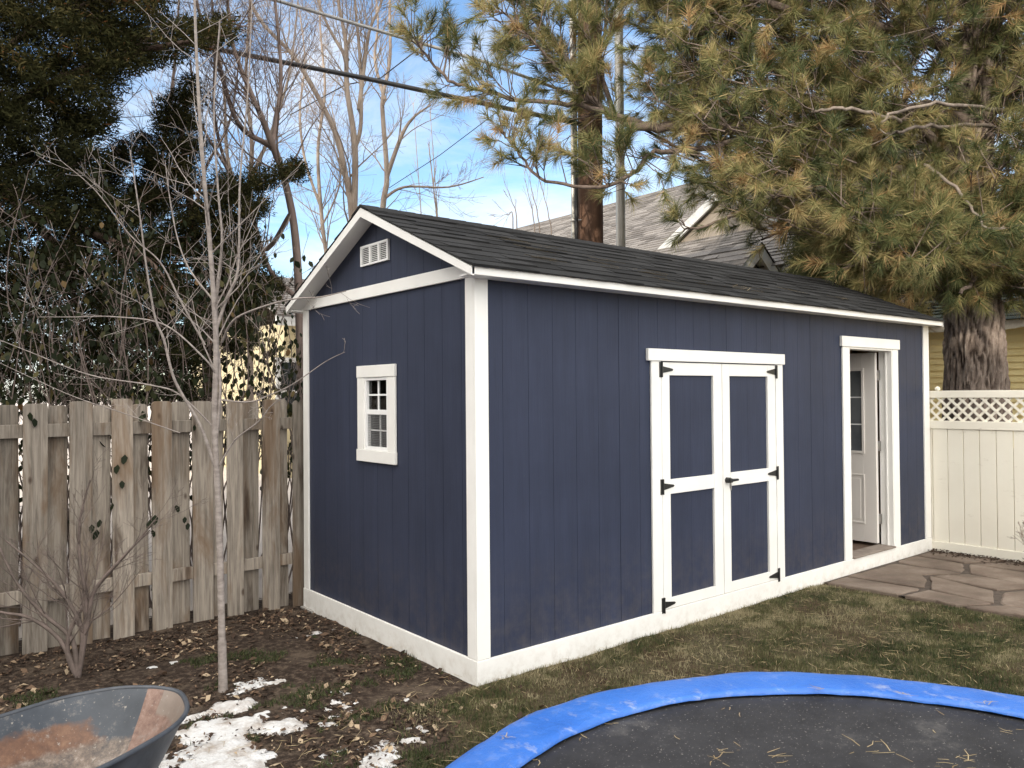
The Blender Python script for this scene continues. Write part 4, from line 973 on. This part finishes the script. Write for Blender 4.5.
# inner crown: shoots through the crown's volume, each on its own twig
twig = MB(); cnt = 0; tries = 0
dense_poly = [(650, -400), (650, 60), (640, 130), (690, 185), (735, 200), (760, 255), (800, 250), (850, 290), (905, 312), (1024, 318), (1500, 330), (1500, -400)]
while cnt < 4700 and tries < 260000:
    tries += 1
    d = random.triangular(8.0, 12.8, 9.6); u = random.uniform(640, 1250); v_ = random.uniform(-330, 325)
    if cnt % 9 == 0: d = random.uniform(8.6, 9.5); u = random.uniform(850, 1080); v_ = random.uniform(205, 322)
    p = P(u, v_, d)
    if not inpoly(u, v_, dense_poly) or not pine_ok(p): continue
    if 940 < u < 1005 and 20 < v_ < 100 and d < 10.4: continue
    if 935 < u < 990 and 60 < v_ < 200 and d < 10.4 and random.random() < .8: continue
    if abs(v_-112-(8 if u > 900 else -2)) < 12 and 825 < u < 1000 and d < 9.6: continue
    cl = fbm(p.x+p.z, p.y-p.z*.7, .9, 50)
    if cl < .43 and random.random() < .88: continue
    cnt += 1
    # anchor towards trunk axis, lower
    tz = p.z-random.uniform(.1, .7); trunk = min(ac, key=lambda q: abs(q.z-tz)); dirn = (p-trunk); dirn.z *= .5; dirn = dirn.normalized()
    ln = random.uniform(.35, 1.0); b0 = p-dirn*ln+Vector((0, 0, -.12)); md = b0.lerp(p, .5)+Vector((0, 0, -.06)); twig.tube([b0, md, p], [.009, .006, .004], 4, False)
    for z in range(random.randint(2, 3)):
        fd = (dirn*.6+rvec()*.9+Vector((0, 0, .25))).normalized(); s0 = b0.lerp(p, random.uniform(.3, 1)); s1 = s0+fd*random.uniform(.02, .5); twig.tube([s0, s1], [.006, .004], 3, False)
        TIP.append(s1); TD.append(fd)
twig.build('twigs', m_limb, pine)
TIP = np.array([tuple(p) for p in TIP]); TD = np.array([tuple(p) for p in TD])
V, I = tufts(TIP, TD, 100, .17, .195, .0034)
tt = np.clip(.37+1.0*np.array([fbm(p[0]+p[2], p[1]-p[2], .9, 61)-.5 for p in TIP])+rng.normal(0, .20, len(TIP)), 0, 1); rb = rng.random(len(TIP)) < .05; tt[rb] = .95; cb = rng.random(len(TIP)); 
tn = np.clip(tt[I]+rng.normal(0, .12, len(I)), 0, 1)
dead = rng.random(len(I)) < .06; tn[dead] = rng.uniform(.85, 1, dead.sum())
npmesh('crown', V, 3, m_needle, pine, tn)

# ---- conifer beyond the pine
fb = P(824, 400, 12); fb = Vector((fb.x, fb.y, 0))
fc = thing('background_conifer', fb, 'yellow green bushy conifer between the shed roof and the big pine trunk', 'tree')
MB().tube(curve([fb, fb+Vector((.05, 0, 2)), fb+Vector((0, .05, 5))], 5), [.1-.008*k for k in range(11)], 10, False).build('trunk', m_junibark, fc, smooth=True)
C = []
while len(C) < 2200:
    z = random.uniform(1.2, 5.6); r_ = 1.05*(1-(z-1.2)/5.0)**.6*(1+.25*math.sin(z*3)); a = random.uniform(0, 2*PI); q = r_*math.sqrt(random.random())
    C.append((fb.x+q*math.cos(a)*1.1, fb.y+q*math.sin(a), z))
V, I = sprays(C, 60, .15, .026, .9, .6); tt = rng.random(len(C)); npmesh('crown', V, 4, m_farcon, fc, np.clip(tt[I]*.8+rng.normal(0, .15, len(I)), 0, 1))
# brown leafless hedge under it
hb = P(872, 400, 17); hb = Vector((hb.x, hb.y, 0)); t = thing('bare_hedge', hb, 'reddish brown leafless thicket between the shed roof end and the green roof', 'shrub'); mb = MB()
for k in range(22):
    b_ = hb+Vector((random.gauss(0, 1.0), random.gauss(0, .8), 0)); stem(mb, [b_, b_+Vector((random.gauss(0, .3), random.gauss(0, .3), 2)), b_+Vector((random.gauss(0, .6), random.gauss(0, .6), random.uniform(3.4, 4.6)))], .03, .008, 9, .9, 1, .5, .4, .3, (2, 4), 5, .005)
mb.build('branches', m_bare_red, t)

# ---- dark juniper on the left
jb = P(-60, 400, 8.2); jb = Vector((jb.x, jb.y, 0))
jun = thing('juniper_tree', jb, 'large dark green evergreen with reddish limbs filling the upper left beyond the fence', 'tree')
MB().tube(curve([jb, jb+Vector((.05, .05, 1.5)), jb+Vector((-.1, 0, 4)), jb+Vector((0, .1, 7.5))], 6), [.22-.009*k for k in range(19)], 12, False).build('trunk', m_junibark, jun, smooth=True)
jl = [[(-50, 190, 8.1), (0, 186, 7.6), (60, 218, 7.3), (110, 240, 7.1), (150, 262, 7.0), (170, 290, 7.0)], [(-50, 230, 8.1), (20, 215, 7.8), (90, 235, 7.6), (140, 280, 7.5), (150, 330, 7.4)],
      [(-50, 150, 8.1), (40, 90, 7.7), (110, 60, 7.4), (170, 45, 7.2), (235, 35, 7.2)], [(-50, 100, 8.1), (30, 30, 7.6), (100, 0, 7.3), (160, -20, 7.2)], [(-50, 260, 8.1), (0, 250, 8.0), (60, 290, 8.0), (100, 340, 8.0)],
      [(-50, 180, 8.1), (30, 160, 8), (80, 140, 8), (115, 120, 8)], [(-50, 280, 8.1), (20, 300, 7.8), (40, 350, 7.6), (60, 400, 7.6)], [(-50, 300, 8.1), (-10, 330, 7.8), (0, 380, 7.6)],
      [(0, 190, 7.6), (50, 240, 7.5), (75, 300, 7.4), (90, 360, 7.4)], [(60, 218, 7.3), (100, 270, 7.3), (120, 320, 7.3), (125, 380, 7.3)]]
for l in jl:
    mb = MB(); stem(mb, [P(*q) for q in l], .055 if l[0][1] in (190, 150) else .035, .012, 8, .9, 1, .6, -.1, .25, (2, 4), 7, .004); mb.build('limb', m_junibark, jun, smooth=True)
jp = [(-400, -400), (175, -400), (165, 0), (168, 22), (236, 18), (230, 38), (190, 52), (150, 66), (132, 74), (118, 90), (108, 98), (112, 122), (96, 140), (112, 170), (108, 192), (122, 214), (110, 232), (60, 235), (30, 210), (0, 200), (-400, 240)]
jp2 = [(-400, 200), (110, 190), (150, 225), (180, 280), (200, 330), (200, 400), (-400, 400)]
C = []
while len(C) < 9800:
    u, v_ = random.uniform(-250, 240), random.uniform(-330, 400); d = random.uniform(6.7, 9.0)
    if inpoly(u, v_, jp): pr = 1
    elif inpoly(u, v_, jp2): pr = .65
    else: continue
    p = P(u, v_, d)
    if random.random() > pr: continue
    if fbm(p.x*1.0+p.z, p.y-p.z, 1.5, 70) < .40 and random.random() < .8: continue
    C.append(tuple(p))
V, I = sprays(C, 80, .15, .027, .6, .0)
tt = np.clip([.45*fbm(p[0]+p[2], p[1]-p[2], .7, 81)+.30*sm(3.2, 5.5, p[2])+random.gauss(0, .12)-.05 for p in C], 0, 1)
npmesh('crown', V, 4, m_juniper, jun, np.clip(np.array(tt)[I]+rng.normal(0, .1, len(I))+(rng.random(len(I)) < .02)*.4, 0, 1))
# ---- second, slimmer evergreen
sb_ = P(205, 400, 8.5); sb_ = Vector((sb_.x, sb_.y, 0))
se = thing('slim_evergreen', sb_, 'smaller ragged dark evergreen behind the young tree, lower than its neighbour', 'tree')
MB().tube(curve([sb_, sb_+Vector((.05, .05, 2)), P(180, 120, 8.5)], 6), [.1-.006*k for k in range(13)], 8, False).build('trunk', m_junibark, se, smooth=True)
blobs = [(190, 92, 12, 14), (172, 110, 14, 14), (176, 125, 22, 14), (145, 145, 10, 12), (165, 160, 22, 20), (190, 150, 16, 14), (120, 155, 14, 14), (112, 178, 12, 12), (160, 190, 28, 22), (185, 175, 12, 12), (140, 205, 25, 20), (225, 190, 22, 16), (240, 205, 28, 16), (290, 170, 12, 10), (262, 178, 16, 12), (200, 220, 25, 18), (175, 240, 25, 20), (240, 262, 24, 18), (262, 285, 20, 18), (215, 262, 25, 20), (230, 235, 30, 16), (140, 250, 25, 20), (180, 300, 30, 22), (235, 300, 25, 16), (110, 300, 25, 18), (60, 260, 25, 18), (195, 340, 25, 15), (240, 340, 18, 15), (150, 330, 25, 15), (298, 172, 8, 6)]
C = []
for (u, v_, ru, rv) in blobs:
    n = int(ru*rv*.15)+5
    for k in range(n):
        a = random.uniform(0, 2*PI); q = math.sqrt(random.random()); C.append(tuple(P(u+q*ru*math.cos(a), v_+q*rv*math.sin(a), 8.5+random.uniform(-.7, .7))))
V, I = sprays(C, 84, .115, .022, .7, 0); tt = rng.random(len(C))*.55
npmesh('crown', V, 4, m_juniper, se, np.clip(tt[I]+rng.normal(0, .1, len(I))+(rng.random(len(I)) < .03)*.4, 0, 1))
mb = MB()
for (u, v_, ru, rv) in blobs:
    a_ = P(190, v_+15, 8.5); e_ = P(u, v_, 8.5); mb.tube(curve([a_, a_.lerp(e_, .5)+Vector((0, 0, -.08)), e_], 3), [.02, .018, .016, .012, .01, .008, .006], 5, False)
mb.build('limb', m_junibark, se)
# ---- broad-leaved evergreen climbing above the fence
vb = Vector((-1.4, 3.3, 0)); vn = thing('broadleaf_evergreen_shrub', vb, 'dark shrub with drooping oval leaves showing above the top of the wooden fence', 'shrub')
mb = MB(); LV = []; LT = []
def leafq(c, d, s, l, tn_):
    n = d.cross(s).normalized(); w = l*.30
    q = [c, c+d*l*.35+s*w+n*.006, c+d*l*.75+s*w*.75+n*.006, c+d*l, c+d*l*.75-s*w*.75+n*.006, c+d*l*.35-s*w+n*.006]
    LV.extend(tuple(p) for p in q); LT.append(tn_)
for k in range(170):
    b_ = Vector((random.uniform(-3.8, .35), random.uniform(2.85, 4.0), 0)); h = random.uniform(1.7, 2.9) if random.random() < .7 else random.uniform(2.6, 3.4)
    e = b_+Vector((random.gauss(0, .35), random.gauss(0, .3), h)); c = stem(mb, [b_, b_.lerp(e, .35)+rvec()*.2, b_.lerp(e, .7)+rvec()*.25, e], .009, .002, 5, .45, 1, .8, .1, .4, (1, 3), 5, .002)
    n = random.randint(26, 50)
    for q in range(n):
        t = random.uniform(.45, 1); i = min(len(c)-1, int(t*len(c))); p = c[i]+rvec()*random.uniform(.03, .28)
        d = (Vector((random.gauss(0, .35), random.gauss(0, .35), -1))).normalized(); s = d.cross(rvec()).normalized(); leafq(p, d, s, random.uniform(.04, .08), min(1, max(0, random.betavariate(1.5, 3)*1.1)))
for (u, v_) in ((118, 470), (122, 486), (100, 525), (92, 530), (112, 508), (150, 525), (155, 520), (152, 535), (176, 510), (188, 528), (194, 430), (34, 424), (30, 418), (125, 460), (185, 522), (97, 535), (298, 400), (305, 405)):   # leaves that hang through the fence
    p = ony(u, v_, FY-.055); leafq(p+Vector((0, 0, .04)), Vector((random.gauss(0, .2), -.15, -1)).normalized(), Vector((1, random.gauss(0, .4), 0)).normalized(), random.uniform(.05, .08), random.uniform(.0, .4))
mb.build('branches', m_shrub, vn)
npmesh('leaves', np.array(LV), 6, m_broad, vn, LT)

# ================================================================ UTILITY POLE, MAST, CABLES
pd = 10.6; pbs = P(590.5, 400, pd); pbs = Vector((pbs.x, pbs.y, 0)); ptop = P(589, -130, pd)
pole = thing('utility_pole', pbs, 'thick brown wooden utility pole rising behind the shed ridge', 'pole')
mb = MB(); mb.tube([pbs+(Vector((ptop.x, ptop.y, 0))-Vector((pbs.x, pbs.y, 0)))*t+Vector((0, 0, ptop.z*t)) for t in np.linspace(0, 1, 14)], list(np.linspace(.185, .15, 14)), 20); mb.build('post', m_pole, pole, smooth=True)
off = -RT*.21-FW*.05
MB().tube([pbs+off, pbs+off+Vector((0, 0, ptop.z*.95))], .028, 8).build('conduit', m_galv, pole, smooth=True)
MB().tube([pbs+off*.85-FW*.12, pbs+off*.85-FW*.12+Vector((0, 0, ptop.z*.95))], .022, 8).build('conduit', m_cable, pole, smooth=True)
mb = MB()
for k in range(4): z = 4.0+k*1.3; mb.tube([pbs+off*1.2+Vector((0, 0, z)), pbs-FW*.20+Vector((0, 0, z)), pbs-off*.95+Vector((0, 0, z))], .012, 6)
mb.build('bracket', m_steel, pole)
gb = P(622.5, 400, 11.2); gb = Vector((gb.x, gb.y, 0)); gt = P(617, -140, 11.2)
MBm = MB().tube([gb, Vector((gt.x, gt.y, gt.z))], [.070, .060], 14)
mo = MBm.build('metal_mast', m_galv, smooth=True); tag(mo, 'slim grey metal mast standing right of the brown utility pole', 'mast')
def cable(l, r, mat, label, sag=.0, name='overhead_cable'):
    pts = [P(*q) for q in l]; c = []
    for i in range(len(pts)-1):
        for k in range(8): t = k/8; c.append(pts[i].lerp(pts[i+1], t)+Vector((0, 0, -sag*4*t*(1-t))))
    c.append(pts[-1]); mb = MB().tube(c, r, 6); o = mb.build(name, mat, smooth=True); tag(o, label, 'cable', 'cables strung to the utility pole')
cable([(60, 22, 9.5), (200, 46, 9.7), (364, 78, 10.0), (528, 113, 10.3), (585, 125, 10.5)], .030, m_cable, 'thick black cable crossing the sky to the brown pole')
cable([(230, -12, 9.6), (275, 0, 9.7), (400, 37, 9.9), (485, 62, 10.2), (588, 100, 10.45)], .021, m_gcable, 'pale grey cable above the thick black one')
cable([(378, 80, 13), (430, 40, 12.2), (487, 10, 11.3), (580, -45, 10.6)], .010, m_cable, 'thin black wire climbing from the bare trees to the top edge')
cable([(290, 115, 14), (345, 85, 13), (380, 78, 13)], .010, m_cable, 'short dark wire slanting behind the bare tree stems')
cable([(389, 188, 14), (440, 155, 13), (497, 112, 11.5), (585, 40, 10.6)], .0065, m_cable, 'very thin wire rising right over the bare crooked tree')
cable([(600, 105, 10.6), (700, 160, 10.8), (790, 214, 11.2), (848, 237, 11.5), (930, 268, 12)], .020, m_cable, 'black service wire slanting down through the pine foliage to the right')
cable([(660, 0, 10), (640, -10, 10.2), (592, -40, 10.6)], .008, m_cable, 'thin wire near the top edge right of the pole')

# ================================================================ HOUSES
m_beige = simple('beige_siding', (.21, .18, .15), (.25, .215, .18), 3, rough=.7)
m_taupe = simple('taupe_trim', (.36, .34, .31), (.42, .40, .37), 3, rough=.6)
m_wtrim = simple('pale_trim', (.34, .35, .35), (.5, .5, .5), 5, rough=.6)
m_yellow = simple('yellow_clapboard', (.84, .69, .33), (.88, .74, .39), 2, rough=.6)
m_bleach = simple('weathered_fascia', (.48, .43, .36), (.62, .58, .5), 9, rough=.8, bs=.4)
gh = thing('grey_roofed_house', (16, 10, 0), 'house with a big weathered grey shingle roof and small gables behind the shed', 'house')
RX = 15.5; rzh = onx(605, 205, RX).z; EX = 9.3; ezh = rzh-(RX-EX)*.62
ylo_, yhi_ = onx(786, 270, EX).y, onx(500, 231, RX).y+6
MB().box(EX+.35, RX*2-EX-.35, ylo_+.3, yhi_-.3, 0, ezh).build('wall', m_beige, gh)
mb = MB(); mb.prism([(EX+.35, ylo_+.3, ezh-.0), (RX, ylo_+.3, rzh-.15), (2*RX-EX-.35, ylo_+.3, ezh)], (0, yhi_-ylo_-.6, 0)); mb.build('gable_wall', m_beige, gh)
shingle_roof('roof', m_gshingle, gh, (EX, yhi_, ezh), (EX, ylo_, ezh), (RX, yhi_, rzh), (RX, ylo_, rzh), .16, (.25, .5), .012)
shingle_roof('roof', m_gshingle, gh, (2*RX-EX, ylo_, ezh), (2*RX-EX, yhi_, ezh), (RX, ylo_, rzh), (RX, yhi_, rzh), .16, (.25, .5), .012)
# cross gable facing the yard
XD = min([9.4+.05*q for q in range(110)], key=lambda X_: abs(onx(657, 250, X_).z-(rzh-(RX-X_)*.62))); pk = onx(722, 186, XD); lf = onx(657, 250, XD); hw = lf.y-pk.y
dz = pk.z-lf.z
fb_ = Vector((XD, lf.y, lf.z))
dm = MB(); base_z = onx(700, 240, XD).z-.25
dm.prism([(XD+.12, pk.y-hw*.86, lf.z), (XD+.12, pk.y-hw*.86, base_z-.9), (XD+.12, pk.y+hw*.86, base_z-.9), (XD+.12, pk.y+hw*.86, lf.z), (XD+.12, pk.y, pk.z-.18)], (3.0, 0, 0))
dmo = dm.build('dormer', m_beige, gh)
for s in (1, -1):
    mb = MB(); mb.prism([(XD-.02, pk.y, pk.z), (XD-.02, pk.y+s*hw*1.03, lf.z-.03*dz), (XD-.02, pk.y+s*hw*1.03-s*.05, lf.z-.03*dz-.20), (XD-.02, pk.y, pk.z-.22)], (.06, 0, 0)); mb.build('rake_board', m_wtrim, dmo)
    a_ = (XD, pk.y+s*hw*1.04, lf.z-.03*dz+.01); b_ = (XD+3.2, pk.y+s*hw*1.04, lf.z-.03*dz+.01)
    shingle_roof('roof', m_gshingle, dmo, a_, b_, (XD, pk.y, pk.z+.015), (XD+3.2, pk.y, pk.z+.015), .16, (.25, .5), .012)
# lower wing, its gable end to the right
XW = 9.0; gp = onx(761, 243, XW); gl_ = onx(736, 268, XW-.9) ; hwx = 1.15; drop = .95
yw0 = gp.y; yw1 = yw0+3.4
wg = MB(); wg.box(XW-hwx+.2, XW+hwx-.2, yw0+.25, yw1, 0, gp.z-drop); wg.prism([(XW-hwx+.2, yw0+.25, gp.z-drop), (XW, yw0+.25, gp.z-.15), (XW+hwx-.2, yw0+.25, gp.z-drop)], (0, yw1-yw0-.3, 0))
wgo = wg.build('side_wing', m_beige, gh)
for s in (1, -1):
    mb = MB(); mb.prism([(XW, yw0, gp.z), (XW+s*hwx*1.1, yw0, gp.z-drop*1.1), (XW+s*hwx*1.1-s*.05, yw0, gp.z-drop*1.1-.2), (XW, yw0, gp.z-.24)], (0, .05, 0))
    mb.prism([(XW, yw0+.052, gp.z-.05), (XW+s*hwx*1.05, yw0+.052, gp.z-drop*1.05-.05), (XW+s*hwx*1.05, yw0+.052, gp.z-drop*1.05-.09), (XW, yw0+.052, gp.z-.09)], (0, .22, 0))
    mb.build('rake_board', m_taupe, wgo)
    e0, e1 = (XW+s*hwx*1.12, yw0-.02, gp.z-drop*1.12+.02), (XW+s*hwx*1.12, yw1, gp.z-drop*1.12+.02)
    shingle_roof('roof', m_gshingle, wgo, e0, e1, (XW, yw0-.02, gp.z+.02), (XW, yw1, gp.z+.02), .16, (.25, .5), .012)
# yellow house right
XY = 12.5; ez = onx(985, 326, XY).z; y0_, y1_ = -9, onx(900, 330, XY).y
yh = thing('yellow_house', (XY+3, (y0_+y1_)/2, 0), 'yellow clapboard house with a dark green shingle roof behind the cream fence', 'house')
mb = MB(); z = 0
while z < ez-.05:
    mb.prism([(XY-.034, y0_, z), (XY-.002, y0_, z+.115), (XY+.02, y0_, z+.115), (XY+.02, y0_, z)], (0, y1_-y0_-.35, 0)); z += .115
mb.box(XY+.02, XY+6, y0_, y1_-.35, 0, ez+.02)
mb.build('wall', m_yellow, yh)
mb = MB(); y = y0_     # scalloped weathered fascia
n = 60
for k in range(n):
    ya = y0_+(y1_-y0_)*k/n; yb = y0_+(y1_-y0_)*(k+1)/n
    fa = .15+.035*math.sin(ya*4.5)+.015*math.sin(ya*11); fb2 = .15+.035*math.sin(yb*4.5)+.015*math.sin(yb*11)
    mb.prism([(XY-.28, ya, ez+.05), (XY-.28, ya, ez+.05-fa), (XY-.28, yb, ez+.05-fb2), (XY-.28, yb, ez+.05)], (.04, 0, 0))
mb.build('fascia', m_bleach, yh)
shingle_roof('roof', m_dgshingle, yh, (XY-.34, y1_, ez+.06), (XY-.34, y0_, ez+.06), (XY+3.0, y1_, ez+1.5), (XY+3.0, y0_, ez+1.5), .18, (.25, .5), .014)
shingle_roof('roof', m_dgshingle, yh, (XY+6.34, y0_, ez+.06), (XY+6.34, y1_, ez+.06), (XY+3.0, y0_, ez+1.5), (XY+3.0, y1_, ez+1.5), .18, (.25, .5), .014)
MB().prism([(XY, y1_-.36, ez), (XY+3, y1_-.36, ez+1.45), (XY+6, y1_-.36, ez)], (0, .02, 0)).build('gable_wall', m_yellow, yh)
# yellow house left, far beyond the wooden fence
YL = 12.0; xl0 = ony(284, 350, YL).x; zt = ony(285, 322, YL).z
lh = thing('far_yellow_house', (xl0+3, YL+3, 0), 'pale yellow house with a grey roof glimpsed left of the shed through bare branches', 'house')
mb = MB(); z = 0
while z < zt-.05: mb.prism([(xl0, YL-.016, z), (xl0, YL+.02, z), (xl0, YL+.02, z+.15), (xl0, YL-.002, z+.15)], (7, 0, 0)); z += .15
mb.box(xl0, xl0+7, YL+.02, YL+6, 0, zt); mb.build('wall', simple('pale_yellow_clapboard', (.36, .31, .19), (.42, .36, .23), 2, rough=.6), lh)
MB().box(xl0-.3, xl0+7.3, YL-.34, YL-.28, zt-.1, zt+.1).build('fascia', m_wtrim, lh)
shingle_roof('roof', m_gshingle, lh, (xl0-.3, YL-.36, zt+.1), (xl0+7.3, YL-.36, zt+.1), (xl0-.3, YL+3, zt+1.4), (xl0+7.3, YL+3, zt+1.4), .18, (.25, .5), .014)
shingle_roof('roof', m_gshingle, lh, (xl0+7.3, YL+6.36, zt+.1), (xl0-.3, YL+6.36, zt+.1), (xl0+7.3, YL+3, zt+1.4), (xl0-.3, YL+3, zt+1.4), .18, (.25, .5), .014)
wx = ony(289, 350, YL).x-.2
w_ = MB().box(wx-.1, wx+.9, YL-.05, YL-.018, 1.1, 2.5).build('window', m_wtrim, lh); MB().box(wx, wx+.8, YL-.056, YL-.051, 1.2, 1.77).box(wx, wx+.8, YL-.056, YL-.051, 1.83, 2.4).build('pane', m_darkglass, w_)
# unseen house added left of the camera so that its shadow covers the yard
HX0, HX1, HY0, HY1, HE, HR = -21, -12.5, -17, 3.2, 7.6, 11.2
hm = thing('added_shade_house', ((HX0+HX1)/2, (HY0+HY1)/2, 0), 'tall beige two storey house added out of view left of the camera to shade the yard', 'house')
mb = MB().box(HX0, HX1, HY0, HY1, 0, HE); xm = (HX0+HX1)/2; mb.prism([(HX0, HY0, HE), (xm, HY0, HR-.1), (HX1, HY0, HE)], (0, HY1-HY0, 0)); mb.build('wall', m_beige, hm)
for s in (1, -1):
    e = HX1+.4 if s > 0 else HX0-.4; MB().prism([(e, HY0-.4, HE-.15), (xm, HY0-.4, HR), (xm, HY0-.4, HR-.12), (e, HY0-.4, HE-.27)], (0, HY1-HY0+.8, 0)).build('roof', simple('brown_shingles', (.10, .08, .07), (.14, .12, .10), 20, rough=.9), hm)
for y in (-14, -10.5, -7, -3.5, 0):
    for z in (1.0, 4.4):
        w_ = MB().box(HX1+.001, HX1+.05, y-.1, y+1.3, z-.1, z+1.5).build('window', m_wtrim, hm); MB().box(HX1+.051, HX1+.056, y, y+1.2, z, z+.68).box(HX1+.051, HX1+.056, y, y+1.2, z+.73, z+1.4).build('pane', m_darkglass, w_)

# ================================================================ SKY, SUN, CAMERA
SUNEL = 19.0; tos = Vector((-.94, -.34, 0)).normalized(); az = math.atan2(tos.x, tos.y)    # clockwise from +Y
w = bpy.data.worlds.new('World'); S.world = w; w.use_nodes = True; nt = w.node_tree; bg = nt.nodes['Background']
sky = nt.nodes.new('ShaderNodeTexSky'); sky.sky_type = 'NISHITA'; sky.sun_disc = False; sky.sun_elevation = R(SUNEL); sky.sun_rotation = az
sky.air_density = 1.0; sky.dust_density = .25; sky.ozone_density = 3.0
tc = nt.nodes.new('ShaderNodeTexCoord'); mp = nt.nodes.new('ShaderNodeMapping'); mp.inputs['Scale'].default_value = (1, 1.6, 3.2); mp.inputs['Rotation'].default_value = (0, .2, .5); nt.links.new(tc.outputs['Generated'], mp.inputs[0])
f = noi(nt, mp.outputs[0], 2.6, 9, .62, .5); cl = ramp(nt, f, [(.41, 0.), (.68, .85)])
hs = nt.nodes.new('ShaderNodeMix'); hs.data_type = 'RGBA'; nt.links.new(cl, hs.inputs[0]); nt.links.new(sky.outputs[0], hs.inputs[6]); hs.inputs[7].default_value = (4.6, 4.7, 4.9, 1)
# bright cloud added around the sun, out of view, as fill for the yard
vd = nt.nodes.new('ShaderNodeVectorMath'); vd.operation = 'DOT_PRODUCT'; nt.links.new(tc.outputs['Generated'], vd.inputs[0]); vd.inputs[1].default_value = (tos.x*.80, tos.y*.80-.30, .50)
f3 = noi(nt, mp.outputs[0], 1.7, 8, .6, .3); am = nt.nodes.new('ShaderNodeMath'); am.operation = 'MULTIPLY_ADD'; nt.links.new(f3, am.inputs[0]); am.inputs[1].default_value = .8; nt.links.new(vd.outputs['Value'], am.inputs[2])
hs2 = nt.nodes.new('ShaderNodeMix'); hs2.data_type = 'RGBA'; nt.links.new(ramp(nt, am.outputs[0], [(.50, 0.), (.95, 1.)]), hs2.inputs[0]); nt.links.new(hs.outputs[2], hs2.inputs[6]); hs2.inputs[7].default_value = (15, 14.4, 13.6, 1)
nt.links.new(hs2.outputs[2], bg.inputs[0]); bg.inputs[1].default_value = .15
ld = bpy.data.lights.new('sun', 'SUN'); ld.energy = 2.8; ld.angle = R(.6); ld.color = (1, .90, .76)
lo = bpy.data.objects.new('sun', ld); COL.objects.link(lo); sd_ = Vector((tos.x*math.cos(R(SUNEL)), tos.y*math.cos(R(SUNEL)), math.sin(R(SUNEL)))); lo.rotation_euler = sd_.to_track_quat('Z', 'Y').to_euler(); lo.location = (0, 0, 20)
cd = bpy.data.cameras.new('camera'); cam = bpy.data.objects.new('camera', cd); COL.objects.link(cam); S.camera = cam
cd.sensor_width = 36; cd.lens = F/1024*36; cd.clip_end = 2000; cd.clip_start = .05
mw = Matrix.Identity(4)
for i in range(3): mw[i][0] = RT[i]; mw[i][1] = UP[i]; mw[i][2] = -FW[i]; mw[i][3] = CAM[i]
cam.matrix_world = mw
S.view_settings.view_transform = 'Standard'; S.view_settings.look = 'None'; S.view_settings.gamma = 1; S.view_settings.exposure = .80
S.view_settings.use_white_balance = True; S.view_settings.white_balance_temperature = 6520; S.view_settings.white_balance_tint = 9
